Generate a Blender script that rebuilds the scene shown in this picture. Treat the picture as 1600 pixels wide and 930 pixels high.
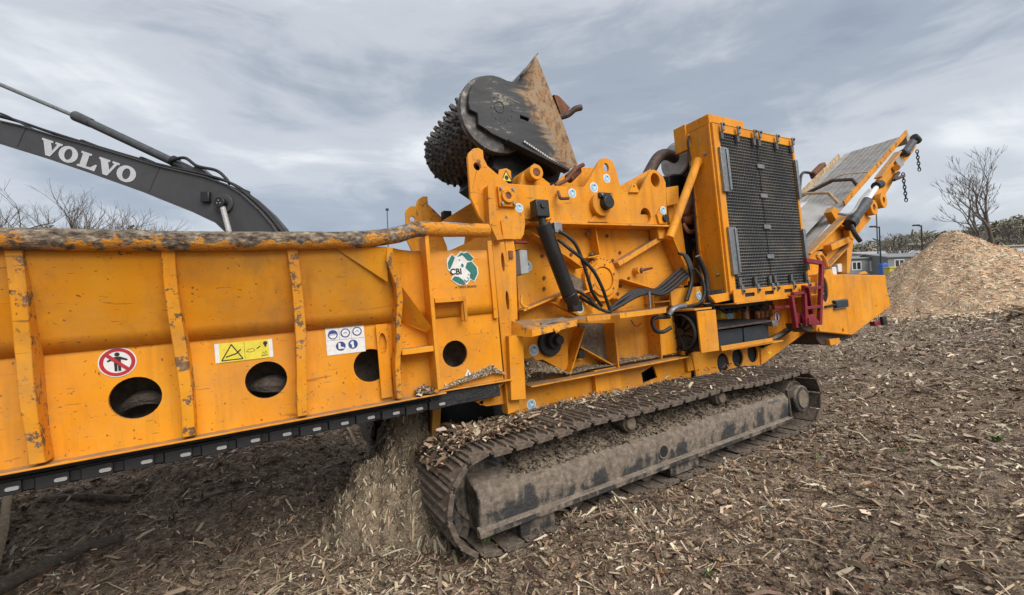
import bpy, math, random
import numpy as np
from mathutils import Vector, Matrix, noise
from mathutils.geometry import tessellate_polygon

# ---------------------------------------------------------------- camera, sky, sun, exposure
sc = bpy.context.scene
for o in list(bpy.data.objects):
    bpy.data.objects.remove(o, do_unlink=True)
col = sc.collection
random.seed(7)
rng = np.random.default_rng(11)
R = math.radians

MACH = Matrix(((0.86940, -0.49050, -0.05964, 0.00000), (0.49226, 0.87025, 0.01874, 0.00000), (0.04271, -0.04565, 0.99804, 0.00000), (0, 0, 0, 1)))          # tilt of the slope the grinder stands on
CAMM = Matrix(((0.99951, 0.03141, -0.00000, -0.09841), (0.00038, -0.01221, -0.99993, 0.03092), (-0.03141, 0.99943, -0.01222, 1.64677), (0, 0, 0, 1)))
cam_data = bpy.data.cameras.new('camera')
cam_data.sensor_width = 36.0
cam_data.lens = 36.0 * 670 / 1600
cam_data.clip_start = 0.05
cam_data.clip_end = 3000
cam = bpy.data.objects.new('camera', cam_data)
cam.matrix_world = CAMM
col.objects.link(cam)
sc.camera = cam

SUN_EL, SUN_AZ = 47.0, 142.0      # azimuth clockwise from +Y (the viewing direction)
world = bpy.data.worlds.new('World')
sc.world = world
world.use_nodes = True
wn, wl = world.node_tree.nodes, world.node_tree.links
wn.clear()
w_out = wn.new('ShaderNodeOutputWorld')
w_bg = wn.new('ShaderNodeBackground')
w_sky = wn.new('ShaderNodeTexSky')
w_sky.sky_type = 'NISHITA'
w_sky.sun_disc = False
w_sky.sun_elevation = R(SUN_EL)
w_sky.sun_rotation = R(SUN_AZ)
w_tc = wn.new('ShaderNodeTexCoord')
# directions flattened towards the horizon so that the cloud sheets lie in layers
w_sep = wn.new('ShaderNodeSeparateXYZ')
wl.new(w_tc.outputs['Generated'], w_sep.inputs[0])
def wmath(op, a, b=None, clamp=False):
    n = wn.new('ShaderNodeMath'); n.operation = op; n.use_clamp = clamp
    for i, v in enumerate((a, b)):
        if v is None: continue
        if isinstance(v, (int, float)): n.inputs[i].default_value = v
        else: wl.new(v, n.inputs[i])
    return n.outputs[0]
w_cmb = wn.new('ShaderNodeCombineXYZ')
w_den = wmath('ADD', wmath('MAXIMUM', w_sep.outputs[2], 0.0), 0.75)
wl.new(wmath('DIVIDE', w_sep.outputs[0], w_den), w_cmb.inputs[0])
wl.new(wmath('DIVIDE', w_sep.outputs[1], w_den), w_cmb.inputs[1])
wl.new(wmath('MULTIPLY', w_sep.outputs[2], 1.9), w_cmb.inputs[2])
def wnoise(scale, detail, rough, loc, sx=1.0, sy=1.0, rot=0.0, dist=0.0):
    m = wn.new('ShaderNodeMapping'); m.inputs['Location'].default_value = loc
    m.inputs['Scale'].default_value = (sx, sy, 1.0); m.inputs['Rotation'].default_value = (0, rot, 0)
    wl.new(w_cmb.outputs[0], m.inputs[0])
    n = wn.new('ShaderNodeTexNoise'); n.inputs['Scale'].default_value = scale
    n.inputs['Detail'].default_value = detail; n.inputs['Roughness'].default_value = rough
    n.inputs['Distortion'].default_value = dist
    wl.new(m.outputs[0], n.inputs['Vector'])
    return n.outputs['Fac']
def wramp(v, stops):
    r = wn.new('ShaderNodeValToRGB'); r.color_ramp.interpolation = 'EASE'
    e = r.color_ramp.elements
    while len(e) < len(stops): e.new(0.5)
    for i, (p, c) in enumerate(stops): e[i].position = p; e[i].color = (*c, 1)
    wl.new(v, r.inputs[0]); return r.outputs[0]
w_big = wnoise(1.15, 4, 0.45, (12.3, 0.4, 0.2), 1.0, 0.8, 0.16, 0.4)
w_mid = wnoise(3.2, 6, 0.55, (4.3, 2.1, 1.0), 0.8, 0.8, 0.2, 0.7)
w_fine = wnoise(7.5, 6, 0.6, (0.3, 5.1, 2.0), 0.6, 0.7, 0.22, 0.9)
w_mix = wmath('ADD', wmath('ADD', wmath('MULTIPLY', w_big, 0.62), wmath('MULTIPLY', w_mid, 0.26)), wmath('MULTIPLY', w_fine, 0.12))
w_cloud = wramp(w_mix, [(0.40, (0.117, 0.138, 0.171)), (0.47, (0.161, 0.181, 0.211)), (0.535, (0.250, 0.264, 0.285)), (0.62, (0.375, 0.383, 0.390))])
w_skys = wn.new('ShaderNodeMixRGB'); w_skys.blend_type = 'MULTIPLY'; w_skys.inputs[0].default_value = 1
wl.new(w_sky.outputs[0], w_skys.inputs[1]); w_skys.inputs[2].default_value = (0.07, 0.07, 0.07, 1)
w_m = wn.new('ShaderNodeMixRGB'); w_m.inputs[0].default_value = 0.9
wl.new(w_skys.outputs[0], w_m.inputs[1]); wl.new(w_cloud, w_m.inputs[2])
wl.new(w_m.outputs[0], w_bg.inputs[0])
w_bg.inputs[1].default_value = 1.0
wl.new(w_bg.outputs[0], w_out.inputs[0])

sun_data = bpy.data.lights.new('sun', 'SUN')
sun_data.energy = 1.5
sun_data.angle = R(50)
sun_data.color = (1.0, 0.95, 0.88)
sun = bpy.data.objects.new('sun', sun_data)
sun.rotation_euler = (R(90 - SUN_EL), 0, R(180 - SUN_AZ))
# lamp points down its -Z; direction to the sun is (sin az, cos az) in plan
sdir = Vector((math.sin(R(SUN_AZ)) * math.cos(R(SUN_EL)), math.cos(R(SUN_AZ)) * math.cos(R(SUN_EL)), math.sin(R(SUN_EL))))
sun.rotation_euler = sdir.to_track_quat('Z', 'Y').to_euler()
col.objects.link(sun)

vs = sc.view_settings
vs.view_transform = 'Standard'; vs.look = 'None'; vs.gamma = 1; vs.exposure = 1.32
vs.use_curve_mapping = False

# ---------------------------------------------------------------- materials
class Mat:
    """small wrapper to write node materials in few lines"""
    def __init__(s, name):
        s.m = bpy.data.materials.new(name); s.m.use_nodes = True
        s.n, s.l = s.m.node_tree.nodes, s.m.node_tree.links
        s.b = s.n['Principled BSDF']; s._tc = None
    def tc(s):
        if not s._tc: s._tc = s.n.new('ShaderNodeTexCoord')
        return s._tc.outputs['Object']
    def set(s, sock, v):
        if isinstance(v, (int, float)): s.b.inputs[sock].default_value = v
        elif isinstance(v, tuple): s.b.inputs[sock].default_value = (*v, 1) if len(v) == 3 else v
        else: s.l.new(v, s.b.inputs[sock])
        return s
    def noise(s, scale, detail=4, rough=0.55, sc=(1, 1, 1), loc=(0, 0, 0), dist=0.0):
        mp = s.n.new('ShaderNodeMapping'); mp.inputs['Scale'].default_value = sc; mp.inputs['Location'].default_value = loc
        s.l.new(s.tc(), mp.inputs[0])
        t = s.n.new('ShaderNodeTexNoise'); t.inputs['Scale'].default_value = scale
        t.inputs['Detail'].default_value = detail; t.inputs['Roughness'].default_value = rough; t.inputs['Distortion'].default_value = dist
        s.l.new(mp.outputs[0], t.inputs['Vector']); return t.outputs['Fac']
    def voronoi(s, scale, feature='F1', sc=(1, 1, 1)):
        mp = s.n.new('ShaderNodeMapping'); mp.inputs['Scale'].default_value = sc
        s.l.new(s.tc(), mp.inputs[0])
        t = s.n.new('ShaderNodeTexVoronoi'); t.feature = feature; t.inputs['Scale'].default_value = scale
        s.l.new(mp.outputs[0], t.inputs['Vector']); return t
    def ramp(s, v, stops):
        r = s.n.new('ShaderNodeValToRGB'); e = r.color_ramp.elements
        while len(e) < len(stops): e.new(0.5)
        for i, (p, c) in enumerate(stops):
            e[i].position = p; e[i].color = (c, c, c, 1) if isinstance(c, (int, float)) else (*c, 1)
        s.l.new(v, r.inputs[0]); return r.outputs[0]
    def mix(s, f, a, b, mode='MIX'):
        x = s.n.new('ShaderNodeMixRGB'); x.blend_type = mode
        for i, v in enumerate((f, a, b)):
            if isinstance(v, (int, float)): x.inputs[i].default_value = v if i == 0 else (v, v, v, 1)
            elif isinstance(v, tuple): x.inputs[i].default_value = (*v, 1)
            else: s.l.new(v, x.inputs[i])
        return x.outputs[0]
    def math(s, op, a, b=0.0, clamp=False):
        x = s.n.new('ShaderNodeMath'); x.operation = op; x.use_clamp = clamp
        for i, v in enumerate((a, b)):
            if isinstance(v, (int, float)): x.inputs[i].default_value = v
            else: s.l.new(v, x.inputs[i])
        return x.outputs[0]
    def nz(s):
        g = s.n.new('ShaderNodeNewGeometry'); q = s.n.new('ShaderNodeSeparateXYZ')
        s.l.new(g.outputs['Normal'], q.inputs[0]); return q.outputs[2]
    def bump(s, h, strength=0.3, dist=0.01):
        b = s.n.new('ShaderNodeBump'); b.inputs['Strength'].default_value = strength; b.inputs['Distance'].default_value = dist
        s.l.new(h, b.inputs['Height']); s.l.new(b.outputs[0], s.b.inputs['Normal']); return s

MATS = {}
def simple(name, c, rough=0.5, metal=0.0, var=0.25, scale=9.0, bump=0.0):
    m = Mat(name)
    n1 = m.noise(scale, 5, 0.6)
    m.set('Base Color', m.ramp(n1, [(0.3, tuple(v * (1 - var) for v in c)), (0.7, tuple(min(1, v * (1 + var)) for v in c))]))
    m.set('Roughness', m.ramp(m.noise(scale * 3, 3), [(0.3, max(0.05, rough - 0.1)), (0.7, min(1, rough + 0.1))]))
    m.set('Metallic', metal)
    if bump: m.bump(m.noise(scale * 6, 5), bump, 0.004)
    MATS[name] = m.m
    return m
DUST = (0.21, 0.165, 0.115)
def paint(name, wear=0.0, grime=1.0):
    m = Mat(name)
    big = m.noise(1.7, 5, 0.6)
    c = m.ramp(big, [(0.3, (0.66, 0.232, 0.006)), (0.52, (0.76, 0.288, 0.008)), (0.72, (0.80, 0.34, 0.016))])
    # faded, slightly chalky patches
    c = m.mix(m.ramp(m.noise(5.5, 4, 0.65, (1, 1, 0.5), (3, 1, 2)), [(0.5, 0.0), (0.75, 0.30)]), c, (0.72, 0.38, 0.07))
    # vertical run-off streaks
    st = m.noise(9.0, 4, 0.6, (1, 1, 0.09), (7, 0, 0))
    c = m.mix(m.ramp(st, [(0.53, 0.0), (0.75, 0.5 * grime)]), c, (0.27, 0.115, 0.022))
    # broad dirty haze
    c = m.mix(m.ramp(m.noise(3.1, 5, 0.7, (1, 1, 1), (9, 4, 1)), [(0.48, 0.0), (0.74, 0.50 * grime)]), c, (0.36, 0.18, 0.05))
    # scratches
    sc1 = m.noise(26.0, 2, 0.5, (0.12, 1, 1.1), (0, 3, 5), 1.2)
    c = m.mix(m.ramp(sc1, [(0.69, 0.0), (0.73, 0.55 * grime)]), c, (0.19, 0.085, 0.03))
    # mud splashes and chips
    sp = m.noise(38.0, 3, 0.6, (1, 1, 1), (1, 8, 2))
    c = m.mix(m.ramp(sp, [(0.665, 0.0), (0.70, 0.8 * grime)]), c, (0.12, 0.065, 0.03))
    ch = m.noise(11.0, 6, 0.75, (1, 1, 1), (5, 2, 9))
    lo = 0.675 - 0.16 * wear
    c = m.mix(m.ramp(ch, [(lo, 0.0), (lo + 0.02, 0.9)]), c, m.ramp(m.noise(60, 3), [(0.35, (0.055, 0.04, 0.032)), (0.6, (0.16, 0.11, 0.075)), (0.75, (0.3, 0.25, 0.2))]))
    # long rubbed scratches in two directions
    for rot_, lo_ in (((1, 1, 9), 0.715), ((7, 1, 2.2), 0.725)):
        mp = m.n.new('ShaderNodeMapping'); mp.inputs['Rotation'].default_value = (0, 0.5 if rot_[0] == 1 else -0.35, 0); mp.inputs['Scale'].default_value = rot_
        m.l.new(m.tc(), mp.inputs[0]); t_ = m.n.new('ShaderNodeTexNoise'); t_.inputs['Scale'].default_value = 7.0; t_.inputs['Detail'].default_value = 3; m.l.new(mp.outputs[0], t_.inputs['Vector'])
        c = m.mix(m.ramp(t_.outputs['Fac'], [(lo_, 0.0), (lo_ + 0.012, 0.6)]), c, (0.15, 0.085, 0.045))
    # film of wood dust
    c = m.mix(m.ramp(m.noise(1.1, 5, 0.7, (1, 1, 1.3), (2, 6, 3)), [(0.45, 0.0), (0.72, 0.30)]), c, (0.50, 0.33, 0.15))
    # dust lying on faces that look up
    up = m.ramp(m.nz(), [(0.55, 0.0), (0.9, 0.85)])
    dn = m.ramp(m.noise(8, 4, 0.7), [(0.30, 0.0), (0.5, 1.0)])
    c = m.mix(m.math('MULTIPLY', up, dn), c, DUST)
    m.set('Base Color', c)
    m.set('Roughness', m.ramp(m.noise(6, 5), [(0.3, 0.50), (0.7, 0.80)]))
    m.b.inputs['Specular IOR Level'].default_value = 0.28
    m.bump(m.math('ADD', m.math('MULTIPLY', m.noise(3.2, 3), 1.0), m.math('MULTIPLY', ch, 0.25)), 0.22, 0.02)
    MATS[name] = m.m
paint('paint')
paint('paint_worn', 0.75, 1.2)
# fender and ledge paint, moderately chipped
paint('paint_chipped', 0.42, 1.1)

m = Mat('worn_tube')      # bumper tube rubbed down to bare brown steel
a = m.noise(10, 8, 0.75, (0.7, 1, 1))
b = m.noise(34, 6, 0.7, (0.6, 1, 1), (2, 2, 2))
steel = m.ramp(b, [(0.36, (0.028, 0.022, 0.019)), (0.46, (0.12, 0.09, 0.065)), (0.56, (0.25, 0.19, 0.13)), (0.66, (0.44, 0.37, 0.28))])
keep = m.math('ADD', a, m.math('MULTIPLY', m.nz(), -0.07))
c = m.mix(m.ramp(keep, [(0.528, 0.0), (0.548, 1.0)]), steel, m.ramp(b, [(0.3, (0.42, 0.155, 0.012)), (0.6, (0.72, 0.29, 0.02)), (0.75, (0.75, 0.42, 0.09))]))
sx = m.n.new('ShaderNodeSeparateXYZ'); m.l.new(m.tc(), sx.inputs[0])
less = m.ramp(m.math('MULTIPLY', m.math('ADD', sx.outputs[0], m.math('MULTIPLY', a, 0.35)), 0.5), [(0.585, 0.0), (0.60, 1.0)])
pk = m.ramp(m.math('ADD', a, m.math('MULTIPLY', m.nz(), 0.12)), [(0.60, 1.0), (0.64, 0.0)])
c = m.mix(m.math('MULTIPLY', less, pk), c, (0.72, 0.275, 0.014))
m.set('Base Color', c); m.set('Roughness', 0.75)
m.bump(m.math('ADD', b, a), 1.0, 0.02); MATS['worn_tube'] = m.m

simple('dark_steel', (0.028, 0.028, 0.030), 0.55, 0.35, 0.5, 12, 0.3)
simple('black_paint', (0.012, 0.012, 0.013), 0.42, 0, 0.4)
simple('rubber', (0.016, 0.016, 0.017), 0.6, 0, 0.4, 14, 0.2)
simple('battery_plastic', (0.022, 0.028, 0.036), 0.5)
simple('chrome', (0.62, 0.62, 0.62), 0.18, 1.0, 0.1)
simple('galvanised', (0.25, 0.26, 0.265), 0.45, 0.7, 0.25, 20)
simple('grey_paint', (0.30, 0.315, 0.32), 0.5, 0, 0.2)
simple('cylinder_grey', (0.06, 0.065, 0.07), 0.45, 0.1, 0.3)
simple('link_steel', (0.36, 0.36, 0.355), 0.4, 0.0, 0.25, 20)
simple('rust', (0.17, 0.065, 0.03), 0.8, 0.1, 0.5, 18, 0.5)
simple('exhaust', (0.075, 0.05, 0.04), 0.7, 0.3, 0.4, 14, 0.3)
simple('muffler_steel', (0.44, 0.425, 0.40), 0.5, 0.35, 0.35, 6, 0.1)
simple('red_paint', (0.20, 0.012, 0.022), 0.5, 0, 0.35, 12)
simple('copper_pipe', (0.33, 0.15, 0.07), 0.5, 0.3, 0.4)
simple('white_vinyl', (0.72, 0.72, 0.70), 0.5, 0, 0.12, 30)
simple('yellow_vinyl', (0.72, 0.60, 0.05), 0.5, 0, 0.12, 30)
simple('blue_vinyl', (0.025, 0.055, 0.22), 0.5, 0, 0.3, 30)
simple('pale_blue_vinyl', (0.30, 0.52, 0.68), 0.5, 0, 0.25, 40)
simple('red_vinyl', (0.42, 0.02, 0.03), 0.5, 0, 0.2, 30)
simple('green_vinyl', (0.014, 0.15, 0.115), 0.5, 0, 0.3, 30)
simple('print_black', (0.015, 0.015, 0.015), 0.6, 0, 0.3)
simple('faded_print', (0.09, 0.05, 0.02), 0.7, 0, 0.5, 60)
simple('boom_grey', (0.052, 0.052, 0.055), 0.5, 0.0, 0.14, 3)
simple('boom_silver', (0.52, 0.53, 0.56), 0.5, 0.0, 0.08)
simple('excavator_yellow', (0.55, 0.30, 0.02), 0.45, 0, 0.15, 3)
simple('glass_dark', (0.02, 0.025, 0.03), 0.08, 0, 0.2)
simple('radiator_core', (0.012, 0.012, 0.013), 0.8, 0, 0.3)
m = Mat('mesh_wire')
a = m.noise(2.3, 7, 0.7); b = m.noise(30, 4, 0.6)
m.set('Base Color', m.mix(m.ramp(m.math('ADD', m.math('MULTIPLY', a, 0.75), m.math('MULTIPLY', b, 0.25)), [(0.46, 0.0), (0.66, 0.8)]), (0.075, 0.079, 0.083), (0.20, 0.175, 0.14))); m.set('Roughness', 0.6); m.set('Metallic', 0.15)
MATS['mesh_wire'] = m.m
simple('belt_rubber', (0.36, 0.345, 0.325), 0.75, 0, 0.22, 5, 0.2)
simple('skirt_rubber', (0.30, 0.295, 0.285), 0.7, 0, 0.18, 4, 0.1)
simple('dusty_rail', (0.40, 0.29, 0.17), 0.8, 0, 0.5, 9, 0.2)

m = Mat('arm_plate')      # black paint scoured by wood, bare rusty metal on the fin
a = m.noise(2.2, 6, 0.62, (1, 1, 1), (0.4, 0.2, 0.1)); b = m.noise(6.0, 7, 0.72, (0.35, 1, 1.4), (1, 0, 2), 0.8)
sx = m.n.new('ShaderNodeSeparateXYZ'); m.l.new(m.tc(), sx.inputs[0])
edge = m.math('ADD', m.math('MULTIPLY', m.math('SUBTRACT', m.math('ADD', sx.outputs[0], m.math('MULTIPLY', sx.outputs[2], 0.42)), 4.12), 0.85), m.math('ADD', m.math('MULTIPLY', a, 0.45), m.math('MULTIPLY', m.math('SUBTRACT', b, 0.35), 0.9)))
b2 = m.noise(13, 7, 0.75, (1, 1, 0.6), (3, 5, 1), 0.6)
rusty = m.ramp(b2, [(0.36, (0.05, 0.042, 0.034)), (0.44, (0.20, 0.10, 0.04)), (0.52, (0.33, 0.195, 0.085)), (0.60, (0.22, 0.19, 0.15)), (0.70, (0.38, 0.34, 0.26))])
blk = m.ramp(b, [(0.35, (0.020, 0.021, 0.024)), (0.6, (0.046, 0.047, 0.050)), (0.62, (0.20, 0.185, 0.15))])
m.set('Base Color', m.mix(m.ramp(edge, [(0.36, 0.0), (0.5, 1.0)]), blk, rusty)); m.set('Roughness', 0.62); m.set('Metallic', 0.15)
m.bump(b, 0.3, 0.01); MATS['arm_plate'] = m.m

m = Mat('drum_steel')
b = m.noise(9, 6, 0.7); 
m.set('Base Color', m.ramp(b, [(0.3, (0.026, 0.025, 0.024)), (0.52, (0.075, 0.07, 0.065)), (0.68, (0.26, 0.24, 0.21))])); m.set('Roughness', 0.5); m.set('Metallic', 0.5)
m.bump(b, 0.4, 0.01); MATS['drum_steel'] = m.m

def muddy(name, base, mud_lo, mudc=((0.13, 0.095, 0.065), (0.24, 0.185, 0.13), (0.33, 0.27, 0.195))):
    m = Mat(name)
    a = m.noise(3.6, 8, 0.68); b = m.noise(22, 7, 0.7); s = m.noise(7.0, 5, 0.62, (1, 1, 0.16), (4, 4, 4))
    mud = m.ramp(b, [(0.3, mudc[0]), (0.52, mudc[1]), (0.72, mudc[2])])
    up = m.math('MULTIPLY', m.ramp(m.nz(), [(0.1, 0.0), (0.8, 1.0)]), 0.35)
    v = m.math('ADD', m.math('ADD', m.math('MULTIPLY', a, 0.55), m.math('MULTIPLY', s, 0.45)), up)
    m.set('Base Color', m.mix(m.ramp(v, [(mud_lo, 0.0), (mud_lo + 0.06, 1.0)]), base, mud))
    m.set('Roughness', m.ramp(v, [(mud_lo, 0.55), (mud_lo + 0.08, 0.95)]))
    m.bump(m.math('ADD', b, m.math('MULTIPLY', a, 1.5)), 0.75, 0.02); MATS[name] = m.m
muddy('track_steel', (0.05, 0.045, 0.042), 0.44, ((0.075, 0.058, 0.045), (0.135, 0.105, 0.08), (0.22, 0.175, 0.13)))
muddy('track_frame', (0.034, 0.033, 0.032), 0.478, ((0.095, 0.075, 0.058), (0.19, 0.152, 0.117), (0.30, 0.245, 0.19)))
muddy('caked_mud', (0.16, 0.13, 0.095), 0.30, ((0.10, 0.075, 0.055), (0.18, 0.14, 0.10), (0.28, 0.23, 0.165)))
muddy('dirty_black', (0.016, 0.016, 0.017), 0.60)

def attr_mat(name, rough=0.85, bump=0.3):
    m = Mat(name)
    at = m.n.new('ShaderNodeAttribute'); at.attribute_name = 'tint'
    n = m.noise(45, 4, 0.6)
    m.set('Base Color', m.mix(1.0, at.outputs['Color'], m.ramp(n, [(0.3, 0.76), (0.65, 1.0)]), 'MULTIPLY'))
    m.set('Roughness', rough); m.b.inputs['Specular IOR Level'].default_value = 0.25
    if bump: m.bump(n, bump, 0.004)
    MATS[name] = m.m
attr_mat('litter')

m = Mat('soil')
a = m.noise(0.8, 8, 0.68); b = m.noise(14, 9, 0.72); v = m.voronoi(55)
soil = m.ramp(b, [(0.34, (0.036, 0.025, 0.017)), (0.43, (0.15, 0.107, 0.073)), (0.53, (0.29, 0.213, 0.147)), (0.65, (0.50, 0.39, 0.27))])
m.set('Base Color', m.mix(m.ramp(a, [(0.4, 0.0), (0.7, 0.5)]), soil, (0.31, 0.23, 0.16))); m.set('Roughness', 0.95)
m.bump(m.math('ADD', b, m.math('MULTIPLY', v.outputs['Distance'], 0.4)), 1.0, 0.07); MATS['soil'] = m.m

def woody(name, c0, c1, c2):
    m = Mat(name)
    b = m.noise(16, 8, 0.74); a = m.noise(1.6, 5, 0.6); f = m.noise(30, 4, 0.6, (1, 1, 3.2))
    m.set('Base Color', m.mix(m.ramp(a, [(0.35, 0.0), (0.7, 0.45)]), m.ramp(m.math('ADD', m.math('MULTIPLY', b, 0.6), m.math('MULTIPLY', f, 0.4)), [(0.3, c0), (0.5, c1), (0.68, c2)]), c0))
    m.set('Roughness', 0.95); m.bump(m.math('ADD', b, f), 0.7, 0.04); MATS[name] = m.m
woody('heap_chips', (0.44, 0.275, 0.155), (0.70, 0.475, 0.295), (0.80, 0.60, 0.415))
woody('heap_dust', (0.09, 0.068, 0.046), (0.27, 0.205, 0.135), (0.46, 0.37, 0.255))
woody('bark', (0.055, 0.044, 0.035), (0.13, 0.105, 0.085), (0.26, 0.215, 0.17))
woody('stick_bark', (0.06, 0.045, 0.034), (0.155, 0.12, 0.088), (0.30, 0.245, 0.18))
woody('peeled_stick', (0.22, 0.155, 0.09), (0.40, 0.30, 0.19), (0.56, 0.44, 0.30))
simple('far_twig', (0.13, 0.112, 0.10), 0.9, 0, 0.3)
simple('siding_grey', (0.21, 0.225, 0.225), 0.7, 0, 0.1)
simple('siding_tan', (0.31, 0.285, 0.19), 0.7, 0, 0.1)
simple('roof_grey', (0.20, 0.215, 0.225), 0.7, 0, 0.12)
simple('roof_white', (0.60, 0.60, 0.60), 0.6, 0, 0.1)
simple('wall_pale', (0.36, 0.34, 0.34), 0.7, 0, 0.12)
simple('trim_white', (0.70, 0.71, 0.71), 0.6, 0, 0.06)
simple('pole_dark', (0.022, 0.024, 0.028), 0.5)
simple('pole_grey', (0.13, 0.14, 0.155), 0.5, 0.3)
simple('plastic_blue', (0.03, 0.12, 0.42), 0.5)
simple('plastic_yellow', (0.55, 0.44, 0.04), 0.5)
simple('weed_green', (0.13, 0.18, 0.06), 0.6, 0, 0.4)

# ---------------------------------------------------------------- builders
def put(name, me, mat, parent=None, bevel=0.0, smooth=35):
    if mat: 
        me.materials.clear(); me.materials.append(MATS[mat])
    if smooth and len(me.polygons):
        me.polygons.foreach_set('use_smooth', [True] * len(me.polygons))
        me.set_sharp_from_angle(angle=R(smooth))
    o = bpy.data.objects.new(name, me); col.objects.link(o)
    if parent: o.parent = parent
    if bevel:
        b = o.modifiers.new('edge', 'BEVEL'); b.width = bevel; b.segments = 2; b.limit_method = 'ANGLE'; b.angle_limit = R(40)
    return o
def empty(name, parent=None, loc=(0, 0, 0)):
    o = bpy.data.objects.new(name, None); o.empty_display_size = 0.1; o.location = loc; col.objects.link(o)
    if parent: o.parent = parent
    return o
def tag(o, label=None, cat=None, group=None, kind=None):
    if label: o['label'] = label
    if cat: o['category'] = cat
    if group: o['group'] = group
    if kind: o['kind'] = kind
    return o
def V(p): return Vector(p)
def catmull(pts, n=6):
    P = [V(p) for p in pts]; P = [2 * P[0] - P[1]] + P + [2 * P[-1] - P[-2]]
    out = []
    for i in range(1, len(P) - 2):
        for k in range(n):
            t = k / n; p0, p1, p2, p3 = P[i - 1:i + 3]
            out.append(0.5 * ((2 * p1) + (p2 - p0) * t + (2 * p0 - 5 * p1 + 4 * p2 - p3) * t * t + (3 * p1 - p0 - 3 * p2 + p3) * t ** 3))
    out.append(P[-2]); return out
class MB:
    def __init__(s): s.v = []; s.f = []
    def add(s, vs, fs):
        k = len(s.v); s.v += [tuple(v) for v in vs]; s.f += [tuple(i + k for i in f) for f in fs]; return s
    def box(s, a, b):
        (x0, y0, z0), (x1, y1, z1) = a, b
        return s.add([(x0, y0, z0), (x1, y0, z0), (x1, y1, z0), (x0, y1, z0), (x0, y0, z1), (x1, y0, z1), (x1, y1, z1), (x0, y1, z1)],
                     [(0, 3, 2, 1), (4, 5, 6, 7), (0, 1, 5, 4), (1, 2, 6, 5), (2, 3, 7, 6), (3, 0, 4, 7)])
    def beam(s, a, b, w, h, up=(0, -1, 0)):
        """box from a to b; h measured along up, w across"""
        a, b = V(a), V(b); d = (b - a).normalized(); u = V(up); u = (u - d * u.dot(d)).normalized(); q = d.cross(u)
        vs = []
        for p in (a, b):
            for i, j in ((-1, -1), (1, -1), (1, 1), (-1, 1)): vs.append(p + q * (i * w / 2) + u * (j * h / 2))
        return s.add(vs, [(0, 1, 2, 3), (7, 6, 5, 4), (0, 4, 5, 1), (1, 5, 6, 2), (2, 6, 7, 3), (3, 7, 4, 0)])
    def cyl(s, a, b, r0, r1=None, n=20, caps=True):
        a, b = V(a), V(b); r1 = r0 if r1 is None else r1; d = (b - a).normalized()
        u = d.orthogonal().normalized(); q = d.cross(u); vs = []
        for p, r in ((a, r0), (b, r1)):
            for k in range(n):
                t = 2 * math.pi * k / n; vs.append(p + u * (r * math.cos(t)) + q * (r * math.sin(t)))
        fs = [(k, (k + 1) % n, n + (k + 1) % n, n + k) for k in range(n)]
        if caps: fs += [tuple(range(n - 1, -1, -1)), tuple(range(n, 2 * n))]
        return s.add(vs, fs)
    def ring(s, c, axis, r0, r1, h, n=32):
        """flat annulus of height h centred on c"""
        d = V(axis).normalized(); u = d.orthogonal().normalized(); q = d.cross(u); c = V(c); vs = []
        for r, o in ((r0, -h / 2), (r1, -h / 2), (r1, h / 2), (r0, h / 2)):
            for k in range(n):
                t = 2 * math.pi * k / n; vs.append(c + d * o + u * (r * math.cos(t)) + q * (r * math.sin(t)))
        fs = []
        for i in range(4):
            j = (i + 1) % 4
            for k in range(n): fs.append((i * n + k, i * n + (k + 1) % n, j * n + (k + 1) % n, j * n + k))
        return s.add(vs, fs)
    def tube(s, pts, r, n=10, sub=6, caps=True, rs=None):
        P = catmull(pts, sub) if sub else [V(p) for p in pts]; m = len(P); vs = []; u = None
        for i, p in enumerate(P):
            d = (P[min(i + 1, m - 1)] - P[max(i - 1, 0)]).normalized()
            u = d.orthogonal().normalized() if u is None else (u - d * u.dot(d)).normalized()
            q = d.cross(u); rr = rs(i / (m - 1)) if rs else r
            for k in range(n):
                t = 2 * math.pi * k / n; vs.append(p + u * (rr * math.cos(t)) + q * (rr * math.sin(t)))
        fs = [(i * n + k, i * n + (k + 1) % n, (i + 1) * n + (k + 1) % n, (i + 1) * n + k) for i in range(m - 1) for k in range(n)]
        if caps: fs += [tuple(range(n - 1, -1, -1)), tuple(range((m - 1) * n, m * n))]
        return s.add(vs, fs)
    def plate(s, pts, y0, y1, holes=()):
        """polygon (x, z) between y0 (front) and y1, with round, elliptic or polygon holes"""
        loops = [list(pts)]
        for h in holes:
            if len(h) in (3, 4) and not isinstance(h[0], tuple):
                rx = h[2]; rz = h[3] if len(h) == 4 else rx
                loops.append([(h[0] + rx * math.cos(2 * math.pi * k / 28), h[1] + rz * math.sin(2 * math.pi * k / 28)) for k in range(28)])
            else: loops.append(list(h))
        flat = [p for L in loops for p in L]; n = len(flat)
        tris = tessellate_polygon([[Vector((x, z, 0)) for x, z in L] for L in loops])
        vs = [(x, y0, z) for x, z in flat] + [(x, y1, z) for x, z in flat]; fs = []
        for t in tris:
            a, b, c = (flat[i] for i in t)
            ccw = (b[0] - a[0]) * (c[1] - a[1]) - (b[1] - a[1]) * (c[0] - a[0]) > 0
            t = tuple(t) if ccw else tuple(reversed(t))
            fs.append(t); fs.append(tuple(i + n for i in reversed(t)))
        k = 0
        for li, L in enumerate(loops):
            m = len(L); area = sum(L[i][0] * L[(i + 1) % m][1] - L[(i + 1) % m][0] * L[i][1] for i in range(m))
            for i in range(m):
                a, b = k + i, k + (i + 1) % m
                q = (a, a + n, b + n, b)
                if (area > 0) != (li == 0): q = tuple(reversed(q))
                fs.append(q)
            k += m
        return s.add(vs, fs)
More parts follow.
